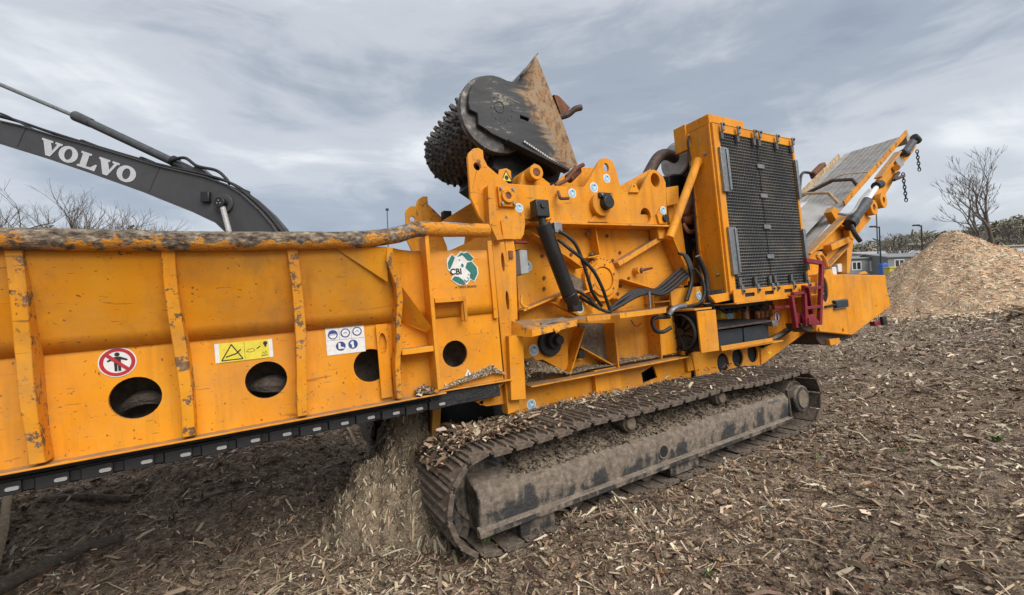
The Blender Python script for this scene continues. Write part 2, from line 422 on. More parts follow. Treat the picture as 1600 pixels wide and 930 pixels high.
    def xprism(s, pts, x0, x1):
        """polygon (y, z) swept along x"""
        n = len(pts)
        return s.add([(x0, y, z) for y, z in pts] + [(x1, y, z) for y, z in pts],
                     [tuple(range(n)), tuple(range(2 * n - 1, n - 1, -1))] + [(i, n + i, n + (i + 1) % n, (i + 1) % n) for i in range(n)])
    def mesh(s, name):
        me = bpy.data.meshes.new(name); me.from_pydata(s.v, [], s.f)
        import bmesh
        b = bmesh.new(); b.from_mesh(me); bmesh.ops.recalc_face_normals(b, faces=b.faces[:]); b.to_mesh(me); b.free()
        me.update(); return me
    def build(s, name, mat, parent=None, bevel=0.0, smooth=35): return put(name, s.mesh(name), mat, parent, bevel, smooth)
def arc(cx, cz, r, a0, a1, n=10, rz=None):
    rz = rz or r
    return [(cx + r * math.cos(R(a0 + (a1 - a0) * k / n)), cz + rz * math.sin(R(a0 + (a1 - a0) * k / n))) for k in range(n + 1)]
def text_mesh(s, size, bold=0.0, font_scale_x=1.0):
    cu = bpy.data.curves.new('lettering', 'FONT'); cu.body = s; cu.size = size; cu.offset = bold; cu.align_x = 'CENTER'; cu.align_y = 'CENTER'
    cu.resolution_u = 4
    o = bpy.data.objects.new('lettering', cu); col.objects.link(o)
    bpy.context.view_layer.update()
    me = bpy.data.meshes.new_from_object(o.evaluated_get(bpy.context.evaluated_depsgraph_get()))
    bpy.data.objects.remove(o, do_unlink=True); bpy.data.curves.remove(cu)
    for v in me.vertices: v.co = Vector((v.co.x * font_scale_x, 0, v.co.y))
    return me
def bolt(parent, p, axis=(0, -1, 0), r=0.012, h=0.012, mat='galvanised', name='bolt'):
    p = V(p); return MB().cyl(p, p + V(axis) * h, r, r * 0.92, 6).build(name, mat, parent)

# chips: thin bent slivers, one mesh for a whole scatter
def slivers(name, pos, nrm, length, width, tints, mat='litter', parent=None, tilt=0.45, curl=0.25, lie=None):
    n = len(pos); pos = np.asarray(pos, float); nrm = np.asarray(nrm, float)
    if lie is None:
        d = rng.normal(size=(n, 3))
    else: d = lie + rng.normal(size=(n, 3)) * 0.45
    d -= nrm * (d * nrm).sum(1)[:, None]; d /= np.linalg.norm(d, axis=1)[:, None]
    d += nrm * rng.normal(0, tilt, n)[:, None]; d /= np.linalg.norm(d, axis=1)[:, None]
    s = np.cross(nrm, d) + nrm * rng.normal(0, 0.5, n)[:, None]; s -= d * (s * d).sum(1)[:, None]; s /= np.linalg.norm(s, axis=1)[:, None]
    up = np.cross(d, s)
    L = np.asarray(length)[:, None]; Wd = np.asarray(width)[:, None]; cu = rng.normal(0, curl, n)[:, None] * L * 0.5
    base = pos + nrm * (Wd * 0.35)
    w2 = rng.uniform(0.3, 1.0, n)[:, None]
    v = np.empty((n, 6, 3))
    v[:, 0] = base - d * L / 2 - s * Wd / 2 * w2; v[:, 1] = base - d * L / 2 + s * Wd / 2 * w2
    v[:, 2] = base - s * Wd / 2 + up * cu; v[:, 3] = base + s * Wd / 2 + up * cu
    v[:, 4] = base + d * L / 2 - s * Wd / 2 * (1.1 - w2 * 0.8); v[:, 5] = base + d * L / 2 + s * Wd / 2 * (1.1 - w2 * 0.8)
    me = bpy.data.meshes.new(name)
    me.vertices.add(n * 6); me.vertices.foreach_set('co', v.reshape(-1))
    q = np.array([[0, 1, 3, 2], [2, 3, 5, 4]]); f = (np.arange(n)[:, None, None] * 6 + q[None]).reshape(-1)
    me.loops.add(len(f)); me.loops.foreach_set('vertex_index', f)
    me.polygons.add(n * 2); me.polygons.foreach_set('loop_start', np.arange(n * 2) * 4); me.polygons.foreach_set('loop_total', np.full(n * 2, 4))
    me.update(calc_edges=True)
    at = me.color_attributes.new('tint', 'FLOAT_COLOR', 'POINT')
    c = np.concatenate([np.repeat(np.asarray(tints), 6, 0), np.ones((n * 6, 1))], 1); at.data.foreach_set('color', c.reshape(-1))
    o = put(name, me, mat, parent, 0, 0)
    return o
def pick_tints(n, table):
    w = np.array([t[0] for t in table]); w = w / w.sum(); k = rng.choice(len(table), n, p=w)
    c = np.array([t[1] for t in table])[k] * rng.uniform(0.7, 1.25, (n, 1)); return np.clip(c * rng.uniform(0.93, 1.07, (n, 3)), 0.005, 0.85)

# ---------------------------------------------------------------- ground
MI = MACH.inverted()
GN = MACH.to_3x3() @ Vector((0, 0, 1))
def w2m(x, y):
    v = MI @ Vector((x, y, -(GN.x * x + GN.y * y) / GN.z)); return v.x, v.y
def relief(mx, my):
    r = math.hypot(mx, my); k = 1.0 + min(r, 60) / 25
    h = 0.07 * k * noise.noise((mx * 0.55, my * 0.55, 1.7)) + 0.05 * noise.noise((mx * 1.9, my * 1.9, 4.2)) + 0.03 * noise.noise((mx * 5.1, my * 5.1, 8.8)) + 0.016 * noise.noise((mx * 12, my * 12, 2.8))
    # ploughed-up mulch under the feed hopper
    h += (0.26 + 0.12 * noise.noise((mx * 1.1, my * 1.1, 6.1))) * math.exp(-((my - 6.4) / 1.0) ** 2) / (1 + math.exp((mx - 0.5) * 5)) if -8 < mx < 4 else 0
    # spoil thrown up beside the crawler
    h += 0.10 * math.exp(-((my - 2.5) / 0.25) ** 2) * (0.6 + noise.noise((mx * 1.3, 3.3, 0.5))) * min(1, max(0, (5.2 - mx) / 1.5)) * min(1, max(0, (mx - 1.0) / 1.2)) if 0.3 < mx < 6 else 0
    # low ridges of chips beyond the machine
    if mx > 8: h += 0.30 * max(0, noise.noise((mx * 0.35, my * 0.5, 11.0))) * min(1, (mx - 8) / 4)
    return h
def gz(x, y):
    mx, my = w2m(x, y)
    return -(GN.x * x + GN.y * y) / GN.z + relief(mx, my)
def far_flat(r): return 1.0
nr, na = 190, 420
vs, fs = [], []
for i in range(nr):
    r = 0.4 * (900 / 0.4) ** (i / (nr - 1)) if i else 0.0
    for k in range(na):
        t = 2 * math.pi * k / na; x, y = r * math.sin(t), r * math.cos(t)
        rr = min(r, 110.0)
        vs.append((x, y, gz(x * rr / r, y * rr / r) if r > 110 else gz(x, y)))
for i in range(nr - 1):
    for k in range(na):
        a, b = i * na + k, i * na + (k + 1) % na; fs.append((a, b, b + na, a + na))
me = bpy.data.meshes.new('ground'); me.from_pydata(vs, [], fs); me.update()
tag(put('ground', me, 'soil', smooth=80), 'dark mulch and bark strewn clearing floor', kind='structure')

def gnormal(n): return np.tile(np.array(GN), (n, 1))
def scatter_ground(n, r0, r1, p, az0=-60, az1=60):
    u = rng.random(n); r = (r0 ** p + u * (r1 ** p - r0 ** p)) ** (1 / p); t = np.radians(rng.uniform(az0, az1, n))
    x, y = r * np.sin(t), r * np.cos(t)
    z = np.array([gz(a, b) for a, b in zip(x, y)])
    return np.stack([x, y, z], 1), r
MULCH = [(0.22, (0.068, 0.046, 0.032)), (0.25, (0.175, 0.122, 0.082)), (0.25, (0.32, 0.233, 0.158)), (0.17, (0.47, 0.365, 0.25)), (0.11, (0.66, 0.55, 0.41)), (0.035, (0.18, 0.10, 0.06)), (0.025, (0.11, 0.055, 0.038))]
p, r = scatter_ground(215000, 2.0, 28.0, 0.45)
k = (0.85 + (r - 2) / 15) * np.exp(rng.normal(0, 0.5, len(r)))
damp = np.array([0.62 + 0.75 * max(0, min(1, 0.5 + 1.1 * noise.noise((a * 0.75, b * 0.75, 3.0)) + 0.5 * noise.noise((a * 2.3, b * 2.3, 7.0)))) for a, b, _ in p])[:, None]
tag(slivers('ground_litter', p, gnormal(len(p)), 0.028 * k * rng.uniform(0.7, 1.9, len(r)), 0.0062 * k * rng.uniform(0.5, 1.8, len(r)), np.clip(pick_tints(len(p), MULCH) * damp, 0, 0.85), tilt=0.4),
    'shredded bark, twigs and wood chips covering the ground', kind='stuff')
# paler, woodier litter on the open ground to the right and beyond the machine
p, r = scatter_ground(36000, 5.0, 34.0, 0.8, 22, 60)
k = (0.7 + r / 16) * np.exp(rng.normal(0, 0.45, len(r)))
PALE = [(0.25, (0.15, 0.115, 0.085)), (0.3, (0.30, 0.235, 0.175)), (0.27, (0.45, 0.37, 0.275)), (0.18, (0.62, 0.53, 0.41))]
tag(slivers('pale_litter', p, gnormal(len(p)), 0.036 * k, 0.012 * k, pick_tints(len(p), PALE), tilt=0.3), 'paler wood chips scattered on the open ground at right', kind='stuff')
# curled fallen leaves, thickest beside the crawler
n = 1500
t = rng.uniform(-1, 1, n)
mx = rng.uniform(0.8, 6.5, n); my = 2.62 - np.abs(rng.normal(0, 0.55, n))
pp = np.array([MACH @ Vector((a, b, 0.012 + relief(a, b))) for a, b in zip(mx, my)])
LEAF = [(0.35, (0.17, 0.105, 0.065)), (0.35, (0.27, 0.185, 0.115)), (0.2, (0.40, 0.29, 0.19)), (0.1, (0.11, 0.065, 0.042))]
k = np.exp(rng.normal(0, 0.3, n))
tag(slivers('leaf_litter', pp, gnormal(n), 0.032 * k * rng.uniform(.6, 1.5, n), 0.015 * k, pick_tints(n, LEAF), tilt=0.5, curl=0.5), 'brown leaf fragments along the near crawler track', kind='stuff')

# long splinters and strips of bark lying among the finer litter
p, r = scatter_ground(9500, 2.1, 18.0, 0.6)
k = np.exp(rng.normal(0, 0.5, len(r))) * (0.8 + r / 14)
tag(slivers('bark_strips', p + np.array([0, 0, .006]), gnormal(len(p)), 0.12 * k, 0.0046 * k, pick_tints(len(p), MULCH), tilt=0.22, curl=0.3), 'long bark strips and splinters strewn over the mulch', kind='stuff')
# damp clods of soil
vs, fs = [], []
for i in range(1500):
    rr = 2.1 * (13 / 2.1) ** random.random(); t = R(random.uniform(-58, 58)); x, y = rr * math.sin(t), rr * math.cos(t); s0 = random.uniform(.008, .028) * (1 + rr / 14); z = gz(x, y) + s0 * .25; k0 = len(vs)
    for j in range(3):
        el = (-.5, .25, .8)[j]; cr = math.cos(el)
        for q in range(6):
            a0 = q * 1.047 + j * .5; f_ = s0 * random.uniform(.7, 1.25); vs.append((x + f_ * cr * math.cos(a0) * 1.2, y + f_ * cr * math.sin(a0), z + f_ * math.sin(el) * .8))
    for j in range(2):
        for q in range(6): fs.append((k0 + j * 6 + q, k0 + j * 6 + (q + 1) % 6, k0 + j * 6 + 6 + (q + 1) % 6, k0 + j * 6 + 6 + q))
    fs.append(tuple(range(k0 + 12, k0 + 18)))
me = bpy.data.meshes.new('soil_clods'); me.from_pydata(vs, [], fs); me.update()
tag(put('soil_clods', me, 'soil', smooth=50), 'small brown clods of soil among the mulch', kind='stuff')

# ---------------------------------------------------------------- wood chip heap
def heap(name, centre, radius, height, axes, mat, na, nr, seed, prof=1.0, amp=0.05, parent=None, flat=0.06):
    """cone of loose material standing on the ground; axes = (sx, sy, rot). returns object and a sampler"""
    sx, sy, rot = axes; cr, sr = math.cos(rot), math.sin(rot)
    def hz(lx, ly):
        d = math.hypot(lx / sx, ly / sy) / radius
        h = height * (1 - (d ** prof + flat) ** 1.0) if d < 1.4 else -1
        h = min(h, height * (1 - flat) - (0.12 * height) * max(0, 1 - d * 6) ** 2)
        a = amp * height
        h += a * (noise.noise((lx * 1.1 / radius * 4, ly * 1.1 / radius * 4, seed)) + 0.5 * noise.noise((lx / radius * 11, ly / radius * 11, seed + 3)) + 0.25 * noise.noise((lx / radius * 27, ly / radius * 27, seed + 5)))
        return h
    def pt(lx, ly):
        x, y = centre[0] + lx * cr - ly * sr, centre[1] + lx * sr + ly * cr
        return (x, y, gz(x, y) + max(hz(lx, ly), -0.1))
    vs = [pt(0, 0)]; fs = []
    for i in range(1, nr + 1):
        for k in range(na):
            t = 2 * math.pi * k / na; d = 1.12 * radius * i / nr; vs.append(pt(d * math.cos(t) * sx, d * math.sin(t) * sy))
    for k in range(na): fs.append((0, 1 + k, 1 + (k + 1) % na))
    for i in range(nr - 1):
        for k in range(na):
            a, b = 1 + i * na + k, 1 + i * na + (k + 1) % na; fs.append((a, a + na, b + na, b))
    me = bpy.data.meshes.new(name); me.from_pydata(vs, [], fs); me.update()
    o = put(name, me, mat, parent, smooth=80)
    def sample(n):
        t = rng.uniform(0, 2 * math.pi, n); d = radius * np.sqrt(rng.random(n)) * 1.03
        P = []; N = []
        for a, b in zip(d * np.cos(t) * sx, d * np.sin(t) * sy):
            p0, p1, p2 = V(pt(a, b)), V(pt(a + 0.06, b)), V(pt(a, b + 0.06))
            P.append(p0); N.append((p1 - p0).cross(p2 - p0).normalized())
        return np.array(P), np.array(N)
    return o, sample
CHIP = [(0.16, (0.52, 0.33, 0.19)), (0.34, (0.76, 0.54, 0.345)), (0.32, (0.85, 0.66, 0.46)), (0.16, (0.85, 0.75, 0.59)), (0.02, (0.2, 0.12, 0.07))]
hp = (18.63, 18.228, 1.96)
ho, hs = heap('wood_chip_pile', hp[:2], 5.0, 3.66, (0.75, 1.0, 0.0), 'heap_chips', 240, 100, 3.3, 1.0, 0.06)
tag(ho, 'tall cone of fresh tan wood chips behind the machine', 'wood chips', kind='stuff')
p, nn = hs(75000); k = np.exp(rng.normal(0, 0.45, len(p)))
tag(slivers('loose_chips', p, nn, 0.060 * k, 0.016 * k, pick_tints(len(p), CHIP), parent=ho, tilt=0.3, lie=np.tile(np.array([0.8, -0.2, -0.3]), (len(p), 1))), kind='stuff')
# chips that rolled off its foot
t = rng.uniform(0, 2 * math.pi, 9000); d = 4.6 + np.abs(rng.normal(0, 1.3, 9000))
x, y = hp[0] + 0.78 * d * np.cos(t), hp[1] + d * np.sin(t)
p = np.array([(a, b, gz(a, b) + 0.01) for a, b in zip(x, y)]); k = np.exp(rng.normal(0, 0.45, len(p)))
tag(slivers('spilled_chips', p, gnormal(len(p)), 0.08 * k, 0.028 * k, pick_tints(len(p), CHIP), tilt=0.25), 'tan wood chips spilled around the foot of the pile', kind='stuff')
# dark bark lumps and splintered slabs at the pile's right foot
for i, (px, py, ln, wd, az) in enumerate([(15.53, 13.34, 0.60, 0.05, 0.30), (15.69, 13.34, 0.50, 0.04, 1.00), (15.36, 13.34, 0.55, 0.04, -0.40), (15.63, 13.34, 0.70, 0.05, 0.20), (15.16, 13.34, 0.40, 0.04, 0.80), (15.72, 13.34, 0.50, 0.06, -0.20), (15.45, 13.35, 0.45, 0.04, 0.10), (15.27, 13.34, 0.30, 0.03, 1.30), (15.56, 13.34, 0.35, 0.03, 2.00)]):
    mb = MB(); q = V((px, py, gz(px, py) + 0.10 + 0.08 * (i % 3))); dd = V((math.cos(az), math.sin(az), 0.35 * math.sin(i * 2.1)))
    s_ = dd.cross(V((0, 0, 1))).normalized()
    pts = [q + dd * (ln * (j / 4 - 0.5)) + s_ * (0.04 * math.sin(i + j * 1.7)) for j in range(5)]
    mb.tube(pts, wd, 6, 3, rs=lambda u, w=wd: w * (0.55 + 0.5 * math.sin(math.pi * (0.1 + 0.8 * u))))
    o = mb.build('wood_slab', 'peeled_stick' if i % 3 else 'bark')
    tag(o, ['dark bark slab jutting from the right foot of the chip pile', 'pale splintered slab jutting from the right foot of the chip pile'][1 if i % 3 else 0], 'wood slab', 'slabs at the foot of the chip pile')

# fine sawdust heap under the hopper end
DUSTC = [(0.24, (0.14, 0.105, 0.07)), (0.36, (0.34, 0.265, 0.175)), (0.28, (0.49, 0.405, 0.285)), (0.12, (0.62, 0.53, 0.40))]
c0 = MACH @ Vector((1.06, 4.02, 0))
so, ss = heap('sawdust_heap', (c0.x, c0.y), 1.18, 1.10, (0.92, 0.62, R(29.5 - 112)), 'heap_dust', 140, 80, 7.7, 0.9, 0.26, flat=0.02)
tag(so, 'steep clumpy straw coloured sawdust heap under the hopper end beside the crawler', 'sawdust heap', kind='stuff')
p, nn = ss(26000); k = np.exp(rng.normal(0, 0.55, len(p)))
tag(slivers('sawdust_fibres', p, nn, 0.023 * k, 0.0044 * k, pick_tints(len(p), DUSTC + [(0.22, (0.06, 0.042, 0.03)), (0.12, (0.15, 0.11, 0.08))]), parent=so, tilt=0.16, lie=np.tile(np.array([0.1, -0.5, -0.9]), (len(p), 1))), kind='stuff')
# coarse splinters spilling towards the viewer
n = 850
mx = 0.45 + rng.normal(0, 0.42, n); my = 2.95 + rng.normal(0, 0.36, n)
p = np.array([MACH @ Vector((a, b, 0.02 + relief(a, b))) for a, b in zip(mx, my)]); k = np.exp(rng.normal(0, 0.45, n))
tag(slivers('splinters', p, gnormal(n), 0.048 * k * rng.uniform(.4, 1.5, n), 0.009 * k, pick_tints(n, [(0.35, (0.22, 0.17, 0.115)), (0.4, (0.40, 0.325, 0.22)), (0.25, (0.56, 0.48, 0.35))]), tilt=0.35),
    'pale coarse splinters spilled in front of the sawdust heap', kind='stuff')

# ---------------------------------------------------------------- sticks, leaves and weeds lying about
def stick(name, label, pts, r, mat='stick_bark', taper=0.55, lift=0.6):
    P = [V((x, y, gz(x, y) + r * lift + dz)) for x, y, dz in pts]
    sd = random.random() * 50
    mb = MB().tube(P, r, 9, 7, rs=lambda u: r * (1 - (1 - taper) * u) * (1 + 0.22 * noise.noise((u * 7 + sd, sd, 0))))
    o = mb.build(name, mat, smooth=60)
    return tag(o, label, 'stick' if r < 0.03 else 'branch', 'sticks and branches on the mulch')
stick('stick', 'pale peeled branch curving out of the lower left edge', [(-4.06, 3.27, 0.02), (-4.66, 3.86, 0.05), (-5.56, 4.64, 0.12), (-6.61, 5.45, 0.20)], 0.035, 'peeled_stick', 0.80)
stick('stick', 'gnarled root with a dark broken end below the hopper', [(-5.40, 4.61, 0.03), (-5.49, 4.97, 0.05), (-5.51, 5.40, 0.03), (-5.24, 5.52, 0.00)], 0.032, 'stick_bark', 0.50)
stick('stick', 'straight brown log lying left of the mulch hollow', [(-4.72, 4.24, 0.00), (-4.37, 4.26, 0.00), (-3.92, 4.28, 0.00)], 0.036, 'stick_bark', 0.70)
stick('stick', 'long thin pole under the hopper chain', [(-5.05, 5.02, 0.00), (-4.81, 5.24, 0.00), (-4.47, 5.55, 0.00)], 0.024, 'stick_bark', 0.60)
stick('stick', 'thick dark bark covered log at lower left', [(-3.89, 3.10, 0.00), (-3.81, 3.35, 0.00), (-3.69, 3.58, 0.00), (-3.44, 3.66, 0.00)], 0.050, 'bark', 0.70)
stick('stick', 'pale broken stick standing out under the hopper chain', [(-3.03, 7.27, 0.12), (-2.63, 6.55, 0.05), (-2.28, 5.90, 0.00)], 0.024, 'peeled_stick', 0.90)
stick('stick', 'thin pale twig at the bottom left corner', [(-3.58, 3.15, 0.00), (-3.28, 3.09, 0.00), (-3.10, 3.16, 0.00)], 0.009, 'peeled_stick', 0.50)
stick('stick', 'pale twig lying near the bottom left of the picture', [(-2.60, 3.05, 0.00), (-2.36, 2.95, 0.00), (-2.22, 2.91, 0.00)], 0.010, 'peeled_stick', 0.50)
stick('stick', 'twig leaning against the crawler rail', [(0.64, 3.43, 0.10), (0.70, 3.30, 0.04), (0.77, 3.13, 0.00)], 0.009, 'peeled_stick', 0.50)
stick('stick', 'straight thin stick on leaves before the crawler', [(0.92, 3.04, 0.00), (1.14, 3.02, 0.00), (1.38, 3.03, 0.00)], 0.010, 'stick_bark', 0.50)
stick('stick', 'long pale straw on the right hand mulch', [(2.96, 3.31, 0.00), (2.99, 3.21, 0.00), (3.09, 2.96, 0.00)], 0.006, 'peeled_stick', 0.50)
stick('stick', 'bent pale straw on the right hand mulch', [(2.66, 2.93, 0.00), (2.59, 2.79, 0.00), (2.52, 2.67, 0.00)], 0.007, 'peeled_stick', 0.50)
stick('stick', 'pale split chip near the lower right corner', [(2.32, 2.49, 0.00), (2.36, 2.43, 0.00), (2.37, 2.33, 0.00)], 0.016, 'peeled_stick', 0.40)
stick('stick', 'short dark stick beside the rear of the crawler', [(2.26, 4.09, 0.00), (2.37, 4.07, 0.00), (2.49, 4.07, 0.00)], 0.014, 'bark', 0.70)
stick('stick', 'forked thin twig on the right hand mulch', [(2.33, 3.61, 0.00), (2.52, 3.70, 0.00), (2.76, 3.79, 0.00)], 0.006, 'stick_bark', 0.50)
stick('stick', 'short pale stick on the mulch left of the sawdust', [(-1.75, 3.28, 0.00), (-1.71, 3.41, 0.00), (-1.68, 3.50, 0.00)], 0.014, 'peeled_stick', 0.70)
stick('stick', 'pale splinter just left of the sawdust heap foot', [(-1.19, 3.51, 0.00), (-1.15, 3.64, 0.00), (-1.10, 3.77, 0.00)], 0.014, 'peeled_stick', 0.60)
stick('stick', 'dark bent root in the lower left mulch', [(-3.25, 4.19, 0.00), (-3.13, 4.37, 0.00), (-2.86, 4.51, 0.00)], 0.016, 'bark', 0.50)
def oak_leaf(loc, size, rz, mat_tint):
    n = 18; pts = []
    for k in range(n):
        t = 2 * math.pi * k / n; lob = 1.0 if k % 3 == 0 else (0.62 if k % 3 == 1 else 0.5)
        pts.append((math.cos(t) * size * 0.5 * lob * 1.25, math.sin(t) * size * 0.36 * lob))
    vs = [(0, 0, size * 0.1)] + [(x, y, size * (0.10 + 0.9 * (x * x + 2.4 * y * y) / (size * size) + 0.10 * math.sin(k * 1.9))) for k, (x, y) in enumerate(pts)]
    fs = [(0, 1 + k, 1 + (k + 1) % n) for k in range(n)]
    me = bpy.data.meshes.new('dry_leaf'); me.from_pydata(vs, [], fs); me.update()
    at = me.color_attributes.new('tint', 'FLOAT_COLOR', 'POINT')
    at.data.foreach_set('color', [c for _ in vs for c in (*mat_tint, 1)])
    o = put('dry_leaf', me, 'litter', smooth=60); o.location = loc; o.rotation_euler = (random.uniform(-.3, .3), random.uniform(-.3, .3), rz)
    return o
LEAF_LABEL = {(0.40, 0.25, 0.12): 'tan oak leaf lying curled on the mulch', (0.34, 0.17, 0.08): 'rusty orange oak leaf lying curled on the mulch', (0.50, 0.36, 0.22): 'pale beige oak leaf lying curled on the mulch', (0.24, 0.115, 0.06): 'dark brown oak leaf lying curled on the mulch'}
for i, (x, y) in enumerate([(1.76, 2.87), (1.87, 3.26), (1.74, 2.93), (1.91, 2.50), (1.39, 2.48), (2.49, 4.32), (2.16, 3.69), (2.74, 3.46), (2.10, 3.12), (2.15, 3.14), (1.94, 3.44), (1.07, 2.60), (1.47, 2.91), (2.37, 2.33), (2.63, 2.95), (2.28, 4.44), (1.85, 2.73), (0.74, 2.60), (0.91, 2.79), (2.11, 2.49), (4.84, 4.96), (2.96, 3.98), (0.25, 2.64), (1.75, 2.78), (1.12, 2.67), (3.51, 4.19)]):
    tone = (0.40, 0.25, 0.12) if i % 4 == 0 else (0.34, 0.17, 0.08) if i % 4 == 1 else (0.50, 0.36, 0.22) if i % 4 == 2 else (0.24, 0.115, 0.06)
    o = oak_leaf((x, y, gz(x, y) + 0.012), random.uniform(0.04, 0.062), random.uniform(0, 6.3), tone)
    tag(o, LEAF_LABEL[tone], 'leaf', LEAF_LABEL[tone].split(' oak')[0] + ' oak leaves on the mulch')
def weed(x, y, n, size, label):
    mb = MB()
    for k in range(n):
        t = random.uniform(0, 6.3); ln = size * random.uniform(0.6, 1.2); b = V((x + random.uniform(-.3, .3) * size, y + random.uniform(-.3, .3) * size, gz(x, y)))
        d = V((math.cos(t) * 0.6, math.sin(t) * 0.6, 1)).normalized(); s_ = V((-math.sin(t), math.cos(t), 0)) * ln * 0.10
        p1, p2 = b + d * ln * 0.55, b + d * ln + V((math.cos(t), math.sin(t), -0.3)) * ln * 0.25
        mb.add([b - s_ * .4, b + s_ * .4, p1 - s_, p1 + s_, p2], [(0, 1, 3, 2), (2, 3, 4)])
    return tag(mb.build('weed', 'weed_green', smooth=0), label, 'weed')
weed(-0.35, 3.09, 9, 0.09, 'pale green sprout at the front foot of the crawler')
weed(-0.08, 3.12, 7, 0.06, 'small green sprout below the crawler frame rail')
weed(1.78, 3.88, 6, 0.05, 'tiny green seedling among leaves beside the crawler')
weed(4.44, 4.11, 26, 0.09, 'tuft of grass at the right of the clearing')
weed(3.51, 4.10, 8, 0.07, 'light green sprig on the right hand mulch')
weed(0.98, 2.54, 9, 0.08, 'green seedling at the bottom edge right of centre')
weed(2.22, 2.85, 5, 0.05, 'tiny dark green seedling on the right hand mulch')
weed(2.69, 4.02, 6, 0.06, 'yellow green sprig beyond the crawler')

# ---------------------------------------------------------------- the grinder (its own frame: x along the machine, y away from the viewer, z up from the crawler's ground)
g = empty('wood_grinder')
g.matrix_world = MACH
tag(g, 'large tracked orange wood grinder with hopper, spiked feed drum and discharge conveyor', 'wood grinder')
YC = 4.25                                   # centre line; yf() mirrors to the far side
def yf(y): return 2 * YC - y

# --- feed hopper
hop = empty('feed_hopper', g)
HX0, HX1 = -3.6, 1.66
zb, zf, zt = 1.085, 1.652, 2.175
hole_x = [-3.29, -2.64, -1.99, -1.34, -0.69, -0.045, 0.605, 1.252]
MB().plate([(HX0, zb), (HX1, zb), (HX1, zf), (HX0, zf)], 3.2, 3.222, [(x, 1.353, 0.118) for x in hole_x[:-1]] + [(1.252, 1.353, 0.105)]).build('lower_panel', 'paint', hop)
# flared upper panel, straightening out towards the machine
n = 46; vs = []
for i in range(n + 1):
    x = HX0 + (HX1 - HX0) * i / n
    k = 1 - min(1, max(0, (x - 0.70) / 0.26)); k = k * k * (3 - 2 * k)
    dent = 0.003 * noise.noise((x * 2.3, 0, 3)) * k
    for j in range(7):
        u = j / 6; z = zf - 0.002 + (zt - zf) * u; y = 3.197 - 0.215 * u * k + dent * math.sin(u * 3.1)
        vs.append((x, y, z))
fs = [(i * 7 + j, (i + 1) * 7 + j, (i + 1) * 7 + j + 1, i * 7 + j + 1) for i in range(n) for j in range(6)]
up = MB().add(vs, fs).build('upper_panel', 'paint', hop, smooth=30)
s_ = up.modifiers.new('sheet', 'SOLIDIFY'); s_.thickness = 0.01; s_.offset = -1
MB().box((HX0, 3.105, zb - 0.012), (1.12, 3.22, zb)).build('bottom_flange', 'paint', hop, 0.003)
tb = [(HX0, 2.95, 2.215), (-2.4, 2.945, 2.22), (-1.23, 2.95, 2.215), (-0.35, 2.95, 2.203), (0.18, 2.95, 2.207), (0.55, 2.952, 2.215), (0.80, 2.985, 2.252), (0.98, 3.05, 2.31), (1.2, 3.10, 2.322), (1.60, 3.13, 2.325)]
MB().tube(tb, 0.056, 20, 8, rs=lambda u: 0.056 + 0.004 * noise.noise((u * 23, 1, 1))).build('bumper_tube', 'worn_tube', hop, smooth=80)
# stiffening ribs along the hopper wall
def rib(x, bend, mat='paint_worn', hw=0.030):
    prof = [(2.955, 2.165), (3.062, 1.66), (3.098, 1.10)]
    mb = MB(); vs = []
    pts = []
    for k in range(13):
        u = k / 12; zz = 2.165 + (1.10 - 2.165) * u
        y = 2.955 + (3.062 - 2.955) * (2.165 - zz) / 0.505 if zz > 1.66 else 3.062 + 0.036 * (1.66 - zz) / 0.56
        pts.append((x + bend(u), y, zz))
    for k, (xx, y, zz) in enumerate(pts):
        yb = 3.2 - (0.215 * (zz - zf) / (zt - zf) if zz > zf else 0)
        w = hw * (1 + 0.12 * noise.noise((x * 5, zz * 6, 2)))
        vs += [(xx - w, y, zz), (xx + w, y, zz), (xx + w, yb + 0.01, zz), (xx - w, yb + 0.01, zz)]
    m = len(pts)
    fs = [(k * 4 + j, k * 4 + (j + 1) % 4, k * 4 + 4 + (j + 1) % 4, k * 4 + 4 + j) for k in range(m - 1) for j in range(4)] + [(0, 1, 2, 3), ((m - 1) * 4 + 3, (m - 1) * 4 + 2, (m - 1) * 4 + 1, (m - 1) * 4)]
    return mb.add(vs, fs).build('rib', mat, hop, 0.005)
for i, x in enumerate([-3.5, -2.89, -2.28, -1.67, -1.055, -0.445, 0.165]):
    rib(x, lambda u, i=i: 0.012 * math.sin(u * 5 + i * 2) - 0.012)
rib(0.765, lambda u: 0.045 * math.exp(-((u - 0.33) / 0.2) ** 2) - 0.035 * math.exp(-((u - 0.08) / 0.1) ** 2) + 0.02 * math.exp(-((u - 0.62) / 0.1) ** 2), 'paint_worn', 0.02)
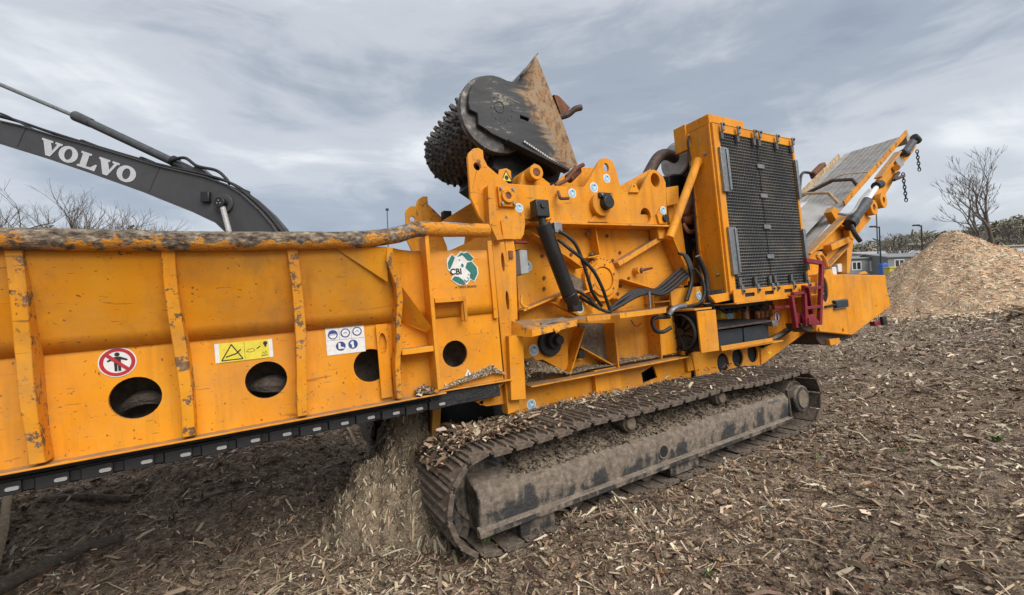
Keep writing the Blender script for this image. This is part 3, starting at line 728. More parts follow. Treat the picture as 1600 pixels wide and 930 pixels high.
# stiffener plate with slots beside the last rib, and the narrow end post
MB().plate([(0.655, 1.11), (0.735, 1.11), (0.735, 1.64), (0.655, 1.64)], 3.17, 3.18, [(0.695, 1.50, 0.026, 0.075)]).build('slotted_plate', 'paint', hop, 0.002)
MB().box((1.035, 3.05, 1.12), (1.065, 3.2, 2.27)).build('end_stiffener', 'paint', hop, 0.003)
MB().add([(0.795, 3.193, 1.68), (1.035, 3.193, 1.55), (1.035, 3.06, 1.58), (0.795, 3.1, 1.98)], [(0, 1, 2, 3)]).build('gusset', 'paint', hop)
MB().add([(0.40, 2.968, 2.16), (0.73, 2.962, 2.165), (0.735, 3.045, 1.93)], [(0, 1, 2)]).build('gusset', 'paint', hop)
MB().box((0.80, 3.06, 1.405), (1.035, 3.2, 1.447)).build('cross_bar', 'paint', hop, 0.004)
o = MB().box((1.085, 3.09, 1.76), (1.34, 3.2, 1.80)).box((1.315, 3.09, 1.60), (1.34, 3.11, 1.76)).box((1.315, 3.155, 1.60), (1.34, 3.17, 1.76)).build('step_bracket', 'paint', hop, 0.003)
MB().box((HX1 - 0.05, 3.17, 1.6), (HX1 - 0.01, 3.20, 2.25)).build('weld_strip', 'paint_chipped', hop, 0.003)
# far wall, floor and end of the trough
MB().box((HX0, yf(3.212), zb), (HX1, yf(3.2), zf + 0.55)).build('far_wall', 'paint', hop)
MB().tube([(HX0, yf(2.97), 2.21), (1.5, yf(2.97), 2.21)], 0.056, 16, 4).build('bumper_tube', 'worn_tube', hop)
MB().box((HX0, 3.23, 1.56), (HX1, yf(3.22), 1.60)).build('trough_floor', 'dirty_black', hop)
MB().box((HX0, 3.52, 1.05), (HX1, 3.55, 1.56)).build('inner_girder', 'caked_mud', hop)
for i, x in enumerate((-1.36, -0.70, -0.03)): MB().tube([(x - .10, 3.40, 1.26 + .02 * (i % 3)), (x + .02, 3.36, 1.30 + .03 * (i % 2)), (x + .15, 3.42, 1.27)], .05, 8, 4, rs=lambda u, i=i: (.4 + .3 * i) * (.03 + .035 * math.sin(math.pi * u))).build('bark_lump', 'bark', hop)
MB().box((HX0 - 0.03, 3.2, zb), (HX0, yf(3.2), 2.1)).build('tail_panel', 'paint', hop)
# chips lodged behind the second hole
# decals on the hopper
def flat(name, pts, y, mat, parent, t=0.0015): return MB().plate(pts, y - t, y, []).build(name, mat, parent)
def disc_pts(x, z, r, n=36, rz=None): return arc(x, z, r, 0, 360 * (n - 1) / n, n - 1, rz)
YD = 3.1985
nx, nz = (-0.758, 1.565)
s = flat('prohibition_sign', disc_pts(nx, nz, 0.083), YD, 'white_vinyl', hop)
s['label'] = 'round white and red no pedestrians sticker'
MB().ring((nx, YD - 0.0025, nz), (0, 1, 0), 0.060, 0.077, 0.002, 40).build('red_ring', 'red_vinyl', s)
q = 0.0043; mb = MB()
mb.plate(disc_pts(nx, nz + 0.043, 0.0115), YD - 0.003, YD - 0.0016)
mb.plate([(nx - .013, nz + .03), (nx - .045, nz + .012), (nx - .041, nz + .004), (nx - .015, nz + .014), (nx - .014, nz - .05), (nx - .002, nz - .05), (nx - .001, nz - .015), (nx + .001, nz - .015), (nx + .002, nz - .05), (nx + .014, nz - .05), (nx + .015, nz + .014), (nx + .041, nz + .004), (nx + .045, nz + .012), (nx + .013, nz + .03)], YD - 0.003, YD - 0.0016)
mb.build('walking_figure', 'print_black', s)
d_ = 0.046
flat('red_bar', [(nx - d_ - .006, nz + d_ - .006), (nx - d_ + .006, nz + d_ + .006), (nx + d_ + .006, nz - d_ + .006), (nx + d_ - .006, nz - d_ - .006)], YD - 0.0032, 'red_vinyl', s)
# long yellow warning plate
c4 = [(-0.307, 1.612), (0.003, 1.613), (-0.001, 1.497), (-0.313, 1.491)]
x0, x1 = c4[0][0], c4[1][0]; z1 = (c4[0][1] + c4[1][1]) / 2; z0 = (c4[2][1] + c4[3][1]) / 2
s = flat('warning_plate', [(x0, z0), (x1, z0), (x1, z1), (x0, z1)], YD, 'white_vinyl', hop)
s['label'] = 'long yellow warning sticker with triangle'
w = x1 - x0; h = z1 - z0
flat('yellow_field', [(x0 + w * .075, z0), (x1 - w * .07, z0), (x1 - w * .07, z1), (x0 + w * .075, z1)], YD - 0.0017, 'yellow_vinyl', s)
def stroke(pts, t, y, closed=False):
    mb = MB(); L = pts + [pts[0]] if closed else pts
    for a, b in zip(L, L[1:]): mb.beam((a[0], y, a[1]), (b[0], y, b[1]), t, 0.0012)
    return mb
tx = x0 + w * .29; tz = z0 + h * .5
stroke([(tx - w * .185, z0 + h * .10), (tx + w * .175, z0 + h * .10), (tx - w * .01, z0 + h * .90)], 0.006, YD - 0.0042, True).build('triangle', 'print_black', s)
mb = stroke([(tx - .035, tz - .028), (tx + .02, tz - .012), (tx + .045, tz + .012)], 0.007, YD - 0.0042)
mb.v += []; mb.build('hand_symbol', 'print_black', s)
stroke([(x0 + w * .50, z0 + 0.004), (x0 + w * .50, z1 - 0.004)], 0.0015, YD - 0.0042).build('divider', 'print_black', s)
stroke([(x0 + w * .71, z0 + h * .55), (x0 + w * .78, z0 + h * .66)], 0.006, YD - 0.0042).build('arrow', 'print_black', s)
mb = MB(); mb.plate(disc_pts(x0 + w * .87, z0 + h * .80, .012), YD - .0045, YD - .0033); mb.plate([(x0 + w * .85, z0 + h * .72), (x0 + w * .89, z0 + h * .72), (x0 + w * .885, z0 + h * .6), (x0 + w * .855, z0 + h * .6)], YD - .0045, YD - .0033); mb.build('figure', 'print_black', s)
stroke([(x0 + w * .53, z0 + h * .44), (x0 + w * .57, z0 + h * .56), (x0 + w * .66, z0 + h * .58), (x0 + w * .68, z0 + h * .46), (x0 + w * .60, z0 + h * .40)], 0.002, YD - 0.0042, True).build('machine_outline', 'faded_print', s)
stroke([(x0 + w * .79, z0 + h * .14), (x0 + w * .90, z0 + h * .16)], 0.004, YD - 0.0042).build('base_line', 'print_black', s)
stroke([(x0 + w * .80, z0 + h * .2), (x0 + w * .82, z0 + h * .34), (x0 + w * .85, z0 + h * .22), (x0 + w * .87, z0 + h * .38), (x0 + w * .89, z0 + h * .22)], 0.002, YD - 0.0042).build('flames', 'faded_print', s)
# protective equipment board
c4 = [(0.324, 1.657), (0.578, 1.659), (0.576, 1.458), (0.322, 1.459)]
x0, x1 = (c4[0][0] + c4[3][0]) / 2, (c4[1][0] + c4[2][0]) / 2; z1 = (c4[0][1] + c4[1][1]) / 2; z0 = (c4[2][1] + c4[3][1]) / 2
s = flat('equipment_board', [(x0, z0), (x1, z0), (x1, z1), (x0, z1)], YD, 'white_vinyl', hop)
s['label'] = 'white sticker with five round blue pictograms'
w = x1 - x0; h = z1 - z0; rr = w * .125
for k, (u, v) in enumerate([(.18, .70), (.50, .72), (.81, .74), (.36, .28), (.68, .30)]):
    cx_, cz_ = x0 + w * u, z0 + h * v
    o = flat('pictogram', disc_pts(cx_, cz_, rr, 28), YD - 0.0017, 'blue_vinyl', s)
    mb = MB(); ya, yb = YD - 0.0046, YD - 0.0034
    if k == 0: mb.plate(arc(cx_, cz_ - rr * .1, rr * .72, 180, 360, 12), ya, yb); mb.plate(arc(cx_, cz_ + rr * .02, rr * .78, 0, 180, 12, rr * .16), ya, yb)
    elif k in (1, 2): mb.plate(disc_pts(cx_, cz_, rr * .76, 24), ya, yb)
    elif k == 3: mb.plate([(cx_ - rr * .5, cz_ + rr * .7), (cx_ - rr * .05, cz_ + rr * .7), (cx_, cz_ - rr * .1), (cx_ + rr * .7, cz_ - rr * .3), (cx_ + rr * .7, cz_ - rr * .6), (cx_ - rr * .5, cz_ - rr * .6)], ya, yb)
    else: mb.plate([(cx_ - rr * .35, cz_ + rr * .6), (cx_ + rr * .1, cz_ + rr * .75), (cx_ + rr * .22, cz_ - rr * .7), (cx_ - rr * .3, cz_ - rr * .75), (cx_ - rr * .25, cz_ - rr * .1), (cx_ - rr * .6, cz_ + rr * .15)], ya, yb)
    mb.build('symbol', 'white_vinyl', s)
    if k in (1, 2): stroke([(cx_ - rr * .35, cz_ - rr * .1), (cx_, cz_ + rr * .15), (cx_ + rr * .35, cz_ - rr * .05)], 0.003, YD - 0.0055).build('symbol_line', 'blue_vinyl', s)
for k in (.345, .655): stroke([(x0 + w * k, z0 + h * .5), (x0 + w * k, z1 - .003)], .0012, YD - .0021).build('grid_line', 'faded_print', s)
stroke([(x0 + .003, z0 + h * .505), (x1 - .003, z0 + h * .505)], .0012, YD - .0021).build('grid_line', 'faded_print', s)
# maker's emblem: white beast with raised paw on green lobes, outlined white
YM = 3.184; lx, lz = (1.374, 2.029); L = 0.0052
def em(pts): return [(lx + (u - 455) / 930 * 90 * L, lz - (v - 400) / 930 * 90 * L) for u, v in pts]
lobes = [[(205, 310), (290, 180), (335, 225), (300, 300), (235, 415), (210, 400)], [(375, 220), (450, 145), (490, 165), (560, 145), (660, 245), (610, 290), (545, 280), (470, 190)],
         [(500, 395), (540, 310), (620, 300), (700, 400), (705, 490), (635, 615), (560, 560), (580, 480), (530, 430)], [(250, 575), (300, 525), (375, 540), (450, 600), (480, 655), (380, 660)], [(470, 655), (500, 610), (555, 580), (545, 600)]]
s = flat('emblem', em([(190, 300), (200, 240), (290, 165), (345, 210), (445, 128), (490, 150), (545, 130), (670, 230), (650, 270), (630, 295), (720, 395), (722, 500), (640, 632), (575, 590), (500, 670), (430, 655), (390, 678), (330, 650), (235, 575), (290, 500), (200, 420)]), YM, 'white_vinyl', hop)
s['label'] = 'green and white bear emblem sticker lettered CBI'
for pl in lobes: flat('green_lobe', em(pl), YM - 0.0017, 'green_vinyl', s)
flat('nose', em([(425, 350), (445, 325), (475, 345), (465, 385), (440, 385)]), YM - 0.0017, 'green_vinyl', s)
flat('eye', em([(390, 260), (425, 262), (415, 285)]), YM - 0.0017, 'print_black', s)
for pl in ([(455, 575), (500, 610), (470, 625)], [(505, 540), (560, 580), (520, 570)], [(530, 490), (580, 520), (545, 515)]): flat('claw_gap', em(pl), YM - 0.0017, 'green_vinyl', s)
me = text_mesh('CBI', 0.066, 0.0022); o = put('lettering', me, 'print_black', s, 0, 0); o.location = (lx + (332 - 455) / 930 * 90 * L, YM - 0.0038, lz - (457 - 400) / 930 * 90 * L)
me = text_mesh('A TEREX BRAND', 0.025, 0.0004); o = put('lettering', me, 'faded_print', hop, 0, 0); o.location = (lx + 0.015, YM - 0.001, lz - 0.152)
x_, z_ = (1.346, 1.192)
s = flat('triangle_sticker', [(x_ - .03, z_ - .03), (x_ + .03, z_ - .03), (x_, z_ + .028)], YD, 'white_vinyl', hop)
flat('spark', [(x_ - .006, z_ - .02), (x_ + .006, z_ - .02), (x_ + .002, z_ + .008)], YD - .0017, 'print_black', s)

# --- floor chain of the hopper
chain = empty('floor_chain', g)
MB().box((HX0, 3.215, 1.035), (1.15, 3.26, 1.075)).build('wear_strip', 'dirty_black', chain, 0.003)
MB().box((HX0, 3.27, 0.995), (1.15, yf(3.27), 1.03)).build('slat_bed', 'dirty_black', chain)
lm = MB().box((-0.072, 3.19, 0.955), (0.058, 3.205, 1.02)).box((0.03, 3.208, 0.96), (0.10, 3.222, 1.015)).box((-.1, 3.23, .95), (.08, 3.40, 1.03)).mesh('chain_link')
pm = MB().plate([(0.012 + a, b) for a, b in arc(0, 0.987, 0.0095, 90, 270, 6)] + [(0.044 + a, b) for a, b in arc(0, 0.987, 0.0095, -90, 90, 6)], 3.180, 3.1895).mesh('link_pin')
k = 0; x = -3.5
while x < 1.15:
    lk = put('chain_link', lm, 'rubber', chain, 0.004) if k == 0 else bpy.data.objects.new('chain_link', lm)
    if k: col.objects.link(lk); lk.parent = chain; b_ = lk.modifiers.new('edge', 'BEVEL'); b_.width = .004; b_.segments = 2; b_.limit_method = 'ANGLE'
    pn = put('link_pin', pm, 'link_steel', lk) if k == 0 else bpy.data.objects.new('link_pin', pm)
    if k: col.objects.link(pn); pn.parent = lk
    lk.location = (x, 0.003 * math.sin(k * 2.3), 0.003 * math.sin(k * 1.7)); k += 1; x += 0.176
# tail of the chain under the frame
MB().box((1.02, 3.20, 0.955), (1.62, 3.35, 1.075)).build('chain_guide', 'dirty_black', chain, 0.006)

# --- main frame
fr = empty('main_frame', g)
CH = 3.50
# hopper end post with slots and hinge pocket, and the front post plate in front of the frame
MB().plate([(1.69, 2.242), (1.81, 2.253), (1.852, 1.736), (1.848, 1.513), (1.811, 0.8), (1.695, 0.779)], 3.24, 3.34,
           [tuple(arc(*(1.779, 2.075), 0.015, 0, 345, 12, 0.085)), tuple(arc(*(1.789, 1.741), 0.015, 0, 345, 12, 0.085))]).build('hinge_post', 'paint', fr, 0.004)
MB().plate([(1.833, 2.259), (1.925, 2.265), (1.933, 2.156), (1.89, 1.566), (1.858, 1.569)], 3.27, 3.40).build('corner_post', 'paint', fr, 0.004)
MB().plate([(1.737, 1.442), (1.875, 1.438), (1.848, 0.889), (1.706, 0.904)], 3.18, 3.30).build('guard_plate', 'paint', fr, 0.004)
# side plate behind the crawler
MB().plate([(1.856, 0.751), (2.046, 0.919), (4.387, 0.897), (4.29, 0.284), (1.785, 0.073)], CH, CH + .02,
           [tuple([(3.539, 0.832), (3.738, 0.889), (3.78, 0.745), (3.552, 0.716)])]).build('lower_side_plate', 'paint', fr)
MB().beam((2.001, 3.42, 0.953), (4.2, 3.42, 0.941), 0.014, 0.19).build('side_flange', 'paint_chipped', fr, 0.003)
MB().box((2.86, 3.46, .6), (3.2, 3.50, .965)).build('doubler', 'paint', fr, 0.003)
MB().box((2.83, 3.44, .6), (2.855, 3.50, .965)).build('stiffener', 'paint', fr, 0.003)
MB().plate([(4.249, 0.933), (4.462, 0.959), (4.451, 0.744), (4.254, 0.743)], 3.46, 3.5).build('splice_plate', 'paint_chipped', fr, 0.003)
# rear side plate with three portholes and the rising tail beam
MB().plate([(4.332, 0.96), (5.706, 0.898), (5.712, 0.534), (4.399, 0.576)], 3.45, 3.47,
           [(4.905, 0.755, 0.115, 0.125), (5.215, 0.785, 0.115, 0.125), (5.545, 0.80, 0.115, 0.125)]).build('rear_side_plate', 'paint', fr)
MB().cyl((4.905, 3.46, .755), (4.905, 3.62, .755), 0.09, n=24).build('porthole_plug', 'dark_steel', fr)
MB().plate([(5.702, 0.899), (6.17, 0.933), (6.944, 1.067), (6.997, 0.976), (5.68, 0.626)], 3.43, 3.6).build('tail_beam', 'paint', fr, 0.004)
MB().tube([(5.644, 3.38, 0.89), (6.035, 3.38, 0.958), (6.41, 3.38, 1.062)], 0.04, 12, 4).build('tail_tube', 'dirty_black', fr)
for pts in ([(5.842, 0.769), (5.906, 0.787), (5.887, 0.763), (5.948, 0.764), (5.897, 0.736)],): flat('warning_mark', pts, 3.428, 'yellow_vinyl', fr)
# inner body blocks: engine deck, rotor house core
MB().box((1.9, 3.68, 0.35), (5.5, yf(3.68), 0.95)).build('chassis_core', 'dirty_black', fr)
MB().box((1.95, 3.64, 1.0), (4.35, yf(3.64), 2.45)).build('rotor_house', 'paint', fr)
MB().box((1.9, yf(3.52), .35), (5.7, yf(3.50), 1.0)).build('far_side_plate', 'paint', fr)
MB().box((4.62, 3.49, .62), (5.84, 3.66, .955)).build('porthole_shade_box', 'radiator_core', fr)  # black box added behind the portholes to paint their dark insides
MB().box((4.4, 3.75, .95), (7.1, yf(3.6), 1.62)).build('engine_deck', 'paint', fr)
# underside members seen beside the sawdust heap
MB().plate([(1.428, 1.055), (1.746, 1.068), (1.749, 0.858), (1.528, 0.872), (1.461, 0.911), (1.433, 0.98)], 3.3, 3.315, [tuple(arc(*(1.485, 0.912), 0.022, 0, 340, 12))]).build('lug_plate', 'paint', fr, 0.003)
MB().beam((1.426, 3.27, 0.932), (1.716, 3.27, 1.065), 0.02, 0.05).build('lug_brace', 'paint', fr, 0.003)
MB().beam((1.42, 3.27, 1.049), (1.432, 3.27, 0.931), 0.02, 0.05).build('lug_brace', 'paint', fr, 0.003)
MB().beam((1.096, 3.25, 1.085), (1.731, 3.25, 1.075), 0.012, 0.16).build('hopper_ledge', 'paint', fr, 0.003)
MB().box((1.15, 3.9, .35), (1.3, yf(3.9), .55)).build('cross_member', 'paint', fr, .01)
MB().beam((1.22, 3.85, .45), (1.3, 3.85, 1.0), .08, .06).build('strut', 'paint', fr, .005)
MB().box((1.7, 3.52, .4), (1.9, yf(3.52), 1.9)).build('front_bulkhead', 'dirty_black', fr)
MB().beam((1.766, 3.3, 1.021), (1.768, 3.3, 0.799), .03, .03).build('hinge_rod', 'paint', fr, .004)
# upper wall (recessed) with rotor bearing
YW = 3.62
MB().plate([(2.152, 2.534), (4.276, 2.547), (4.374, 2.356), (4.553, 1.901), (4.429, 0.87), (2.085, 0.874)], YW, YW + .015).build('rotor_side_wall', 'paint', fr)
wall = empty('wall_ribs', fr)
def wrib(a, b, w=0.014, h=0.13, mat='paint_chipped'): return MB().beam(a, b, w, h).build('rib', mat, wall, 0.003)
wrib((3.366, 3.56, 2.054), (4.113, 3.56, 2.359), 0.055, 0.12)
wrib((3.411, 3.57, 1.889), (3.856, 3.57, 1.764))
wrib((3.835, 3.55, 1.764), (4.422, 3.55, 1.771))
wrib((3.082, 3.56, 2.494), (3.104, 3.56, 2.166))
wrib((2.941, 3.56, 2.134), (3.111, 3.56, 2.152))
wrib((2.23, 3.56, 2.421), (2.86, 3.56, 2.034))
wrib((4.211, 3.53, 2.354), (4.416, 3.53, 1.896), 0.012, 0.18)
wrib((4.416, 3.53, 1.896), (4.373, 3.53, 1.764), 0.012, 0.18)
wrib((3.834, 3.55, 1.756), (3.829, 3.55, 1.503), 0.012)
wrib((3.81, 3.55, 1.594), (4.189, 3.55, 1.598), 0.012)
wrib((3.299, 3.56, 1.687), (3.391, 3.56, 1.595), 0.02)
wrib((2.076, 3.54, 1.642), (2.608, 3.54, 1.79), 0.02, 0.16)
wrib((2.615, 3.56, 1.718), (3.005, 3.56, 1.802), 0.02, 0.1)
wrib((3.014, 3.56, 1.664), (2.931, 3.56, 1.561), 0.02, 0.1)
# diagonal plate carrying the big ram's foot
MB().plate([(2.375, 1.705), (2.628, 1.661), (2.756, 1.705), (2.897, 1.548), (2.711, 1.537)], 3.44, 3.52).build('ram_bracket', 'paint', fr, .004)
# dirty void behind the ram
MB().plate([(2.743, 2.004), (2.943, 1.893), (2.89, 1.745), (2.771, 1.82)], 3.605, 3.615).build('access_opening', 'caked_mud', fr)
# bays below the walkway
wrib((2.785, 3.56, 1.413), (2.534, 3.56, 0.959), 0.016, 0.2)
wrib((2.72, 3.56, 1.221), (3.175, 3.56, 0.951), 0.016, 0.16)
wrib((3.154, 3.53, 1.424), (3.156, 3.53, 0.942), 0.016, 0.2)
wrib((3.834, 3.53, 1.472), (3.813, 3.53, 0.957), 0.016, 0.2)
MB().plate([(1.977, 1.444), (2.611, 1.41), (2.59, 1.023), (2.523, 1), (2.285, 1.148), (2.08, 1.151), (1.945, 1.146)], 3.54, 3.56).build('bearing_plate', 'paint', fr, .003)
MB().plate([(2.822, 1.457), (3.199, 1.422), (3.186, 0.968), (2.748, 1.196)], 3.60, 3.612).build('timber_lining', 'caked_mud', fr)
MB().plate([(2.096, 1.147), (2.318, 1.135), (2.55, 0.98), (2.102, 0.936)], 3.59, 3.6).build('clean_out_gap', 'heap_dust', fr)
tag(fr.children[-1], None)
c_ = V((2.375, 3.5, 1.302))
mb = MB(); mb.cyl(c_ + V((0, .05, 0)), c_ + V((0, -.005, 0)), .135, .128, 32); o = mb.build('end_bearing', 'black_paint', fr, .006)
MB().cyl(c_ + V((.02, -.004, .02)), c_ + V((.02, -.06, .02)), .085, .075, 28).build('bearing_cap', 'rubber', o, .005)
MB().cyl(c_ + V((.03, -.05, .025)), c_ + V((.03, -.12, .025)), .045, n=24).build('shaft_end', 'dark_steel', o, .004)
c_ = V((2.734, 3.58, 1.145)); MB().box(c_ - V((.07, 0, .07)), c_ + V((.07, .03, .07))).build('flange_block', 'paint', fr, .003)
MB().cyl(c_, c_ + V((0, -.09, 0)), .045, n=20).build('hose_union', 'dark_steel', fr, .004)
# rotor bearing hub
hub = empty('rotor_hub', fr)
hc = V((3.163, 3.58, 1.901))
MB().cyl(hc + V((0, .06, 0)), hc + V((0, -.02, 0)), .245, .24, 44).build('hub_flange', 'paint', hub, .005)
MB().ring(hc + V((0, -.03, 0)), (0, 1, 0), .135, .185, .03, 44).build('hub_ring', 'paint', hub, .004)
MB().cyl(hc + V((0, 0, 0)), hc + V((0, -.035, 0)), .130, .125, 40).build('hub_cap', 'paint', hub, .005)
for k in range(6):
    t = R(60 * k + 20); bolt(hub, hc + V((.16 * math.cos(t), -.045, .16 * math.sin(t))), r=.011)
for k in range(9):
    t = R(150 - 12 * k)
    MB().beam(hc + V((.225 * math.cos(t) - .008, -.0215, .225 * math.sin(t))), hc + V((.225 * math.cos(t) + .008, -.0215, .225 * math.sin(t) + .004)), .012, .002).build('worn_lettering', 'faded_print', hub)
for q_ in [(3.341, 3.62, 2.389), (3.509, 3.62, 2.199), (3.391, 3.62, 2.113), (3.608, 3.62, 1.901), (3.469, 3.62, 1.819), (3.419, 3.62, 1.734), (3.561, 3.62, 1.696), (2.446, 3.62, 2.179), (2.445, 3.62, 1.956), (2.432, 3.62, 1.846), (2.814, 3.62, 2.187)]:
    bolt(fr, q_, r=.02, h=.014, mat='rust')
for q_ in [(3.042, 3.6, 2.404), (3.068, 3.6, 2.187)]: bolt(fr, q_, r=.022, h=.03)
MB().cyl((3.71, 3.62, 1.979), V((3.71, 3.62, 1.979)) + V((0.0, -.09, 0.0)), .04, .035, 18).build('drain_stub', 'paint', fr)
mb = MB(); q_ = V((3.709, 3.54, 1.976)); mb.cyl(q_, q_ + V((.16, -.05, .02)), .022, .012, 10); mb.cyl(q_ + V((.01, 0, 0)), q_ + V((.03, -.006, 0)), .036, n=8); mb.build('tap', 'rust', fr)
# top ledge of the rotor house
MB().box((2.18, 3.40, 2.462), (4.20, 3.66, 2.482)).build('top_ledge', 'paint_chipped', fr, .003)
MB().plate([(3.995, 2.462), (4.204, 2.481), (4.183, 2.334), (4.008, 2.334)], 3.47, 3.6).build('ledge_end', 'paint', fr, .004)

# --- hood: plates over the rotor house
hood = empty('hood', g)
YH = 3.46
outline = [(2.206, 2.493), (2.274, 2.783), (2.31, 2.842), (2.403, 2.867), (2.501, 2.861), (2.951, 2.877), (3.001, 2.935), (3.18, 3.164), (3.23, 3.204), (3.286, 3.217), (3.35, 3.208), (3.392, 3.177), (3.421, 3.108), (3.461, 2.91), (3.504, 2.869), (3.579, 2.852), (3.739, 2.861), (3.798, 2.916), (3.951, 3.122), (4.008, 3.15), (4.082, 3.141), (4.171, 3.079), (4.204, 3.004), (4.151, 2.501)]
outline = list(reversed(outline))
kh = (3.282, 3.11)
holes = [(*(4.033, 3.026), .075, .085), (*(3.815, 2.598), .082, .09), (kh[0], kh[1], .04, .05)]
MB().plate(outline, YH, YH + .03, holes).build('side_plate', 'paint', hood, .004)
MB().plate(outline, yf(YH + .03), yf(YH), holes).build('side_plate', 'paint', hood, .004)
MB().box((2.3, 3.5, 2.5), (4.1, yf(3.5), 2.62)).build('hood_deck', 'paint', hood)
for q_, r_ in (((4.033, 3.46, 3.026), .085), ((3.815, 3.46, 2.598), .09)):
    MB().ring((q_[0], q_[1] + .12, q_[2]), (0, 1, 0), r_ - .004, r_ + .004, .18, 28).build('hole_sleeve', 'paint', hood)
    MB().cyl((q_[0], q_[1] + .2, q_[2]), (q_[0], q_[1] + .215, q_[2]), r_, n=24).build('sleeve_back', 'paint_chipped', hood)
MB().plate([(3.72, 3.013), (4.31, 3.281), (4.266, 2.966), (3.751, 2.937)][::-1], 3.75, 3.78).build('inner_plate', 'paint', hood, .004)
MB().box((3.42, 3.6, 2.6), (3.46, yf(3.6), 2.9)).build('cross_plate', 'paint', hood)
MB().add([(3.5, 3.5, 2.72), (4.02, 3.5, 2.72), (4.25, 4.9, 3.02), (3.5, 4.9, 2.9)], [(0, 1, 2, 3)]).build('inner_deck', 'paint', hood)
MB().plate([(3.569, 2.848), (3.62, 2.939), (3.652, 2.955), (3.68, 2.943), (3.729, 2.857)], 3.435, 3.455, [(*(3.647, 2.919), .014)]).build('lifting_lug', 'paint', hood, .003)
# pivot bearing of the hood
c_ = V((3.12, 3.46, 2.694)); MB().cyl(c_ + V((.0, .02, -.01)), c_ + V((0, -.06, -.01)), .125, n=36).build('pivot_ring', 'paint', hood, .006)
mb = MB(); mb.cyl(c_ + V((.04, -.05, 0)), c_ + V((.04, -.13, 0)), .075, .07, 28); mb.box(c_ + V((-.05, -.09, .055)), c_ + V((.13, -.055, .11))); o = mb.build('pivot_motor', 'black_paint', hood, .008)
for dx in (-.02, .1): bolt(hood, c_ + V((dx, -.09, .085)), r=.014)
MB().plate([(2.944, 2.502), (3.039, 2.573), (3.181, 2.577), (3.226, 2.502)], 3.44, 3.455).build('pivot_gusset', 'paint', hood)
c_ = V((4.096, 3.46, 2.568)); MB().cyl(c_, c_ + V((0, -.05, 0)), .045, n=20).build('plug', 'black_paint', hood, .004)
MB().plate([(3.972, 2.613), (4.073, 2.715), (4.149, 2.718), (4.129, 2.503), (3.999, 2.501)], 3.435, 3.458).build('latch_plate', 'paint', hood, .003)
# round pin boss, handle bar and bent tie rod on top of the hood
c_ = V((2.384, 3.55, 2.998)); MB().cyl(c_ + V((0, .3, 0)), c_ + V((0, -.05, 0)), .075, n=24).ring(c_ + V((0, -.05, 0)), (0, 1, 0), .04, .078, .03, 24).build('pin_boss', 'paint', hood, .004)
MB().cyl(c_ + V((0, -.068, 0)), c_ + V((0, -.04, 0)), .04, n=20).build('pin', 'rust', hood)
MB().plate([(2.242, 2.893), (2.291, 3.007), (2.384, 3.087), (2.478, 3.095), (2.521, 2.991), (2.619, 2.931), (2.609, 2.849), (2.25, 2.828)], 3.6, 3.66).build('boss_bracket', 'paint', hood, .004)
MB().plate([(2.724, 2.934), (2.875, 3.064), (3.016, 3.147), (3.109, 3.177), (3.362, 3.199), (3.183, 2.964)], 3.7, 3.74).build('rear_lug', 'paint', hood, .004)
MB().tube([(2.61, 3.5, 2.88), (2.74, 3.48, 2.943), (2.798, 3.46, 3.001), (2.864, 3.44, 3.06), (2.937, 3.42, 3.1)], .022, 10, 5).build('tie_rod', 'rust', hood)
MB().cyl((2.782, 3.5, 2.959), (2.921, 3.5, 3.072), .05, n=14).build('turnbuckle', 'rust', hood, .004)
MB().tube([(2.589, 3.44, 2.796), (2.556, 3.38, 2.744), (2.568, 3.38, 2.713), (2.655, 3.36, 2.712)], .016, 8, 4).build('handle', 'rust', hood)
MB().cyl((2.414, 3.6, 3.056), (2.418, 3.55, 3.099), .02, n=10).build('grease_pipe', 'rust', hood)
MB().plate([(1.999, 2.959), (2.02, 3.023), (2.1, 3.043), (2.148, 3.021), (2.145, 2.918), (2.015, 2.909)], 3.58, 3.6).build('tab', 'paint', hood, .004)
x_, z_ = (2.088, 2.959); s = flat('triangle_sticker', [(x_ - .06, z_ - .05), (x_ + .06, z_ - .05), (x_, z_ + .06)], 3.578, 'yellow_vinyl', hood); stroke([(x_ - .058, z_ - .048), (x_ + .058, z_ - .048), (x_, z_ + .058)], .008, 3.575, True).build('outline', 'print_black', s)
flat('figure', disc_pts(x_, z_ - .012, .022, 16), 3.576, 'print_black', s)

# --- ears that carry the feed drum arm
ear = empty('arm_ear', g)
YE = 3.26
eo = [(1.543, 2.985), (1.559, 3.025), (1.605, 3.064), (1.654, 3.075), (1.695, 3.056), (1.694, 2.989), (1.725, 2.924), (1.89, 2.801), (1.951, 2.759), (2.016, 2.675), (2.056, 2.549), (2.056, 2.42), (2.032, 2.327), (2, 2.28), (1.753, 2.268), (1.596, 2.477), (1.534, 2.639)]
eo = list(reversed(eo))
MB().plate(eo, YE, YE + .035, [(*(1.626, 2.91), .034)]).build('near_plate', 'paint_chipped', ear, .006)
MB().plate(eo, yf(YE + .035), yf(YE), [(*(1.626, 2.91), .034)]).build('far_plate', 'paint_chipped', ear, .006)
MB().plate([(1.661, 2.718), (1.718, 2.744), (1.725, 2.393), (1.773, 2.262), (1.704, 2.251), (1.646, 2.392)], 3.17, 3.26).build('bent_flange', 'paint_chipped', ear, .005)
MB().box((1.96, 3.40, 2.5), (2.45, 3.44, 2.83)).build('link_plate', 'paint', ear, .004)
c_ = V((1.876, 3.25, 2.654)); MB().box(c_ - V((.085, .02, .09)), c_ + V((.085, .02, .09))).build('bearing_block', 'paint', ear, .005)
MB().ring(c_ + V((0, -.03, 0)), (0, 1, 0), .03, .062, .03, 24).build('bearing_ring', 'paint_worn', ear, .004)
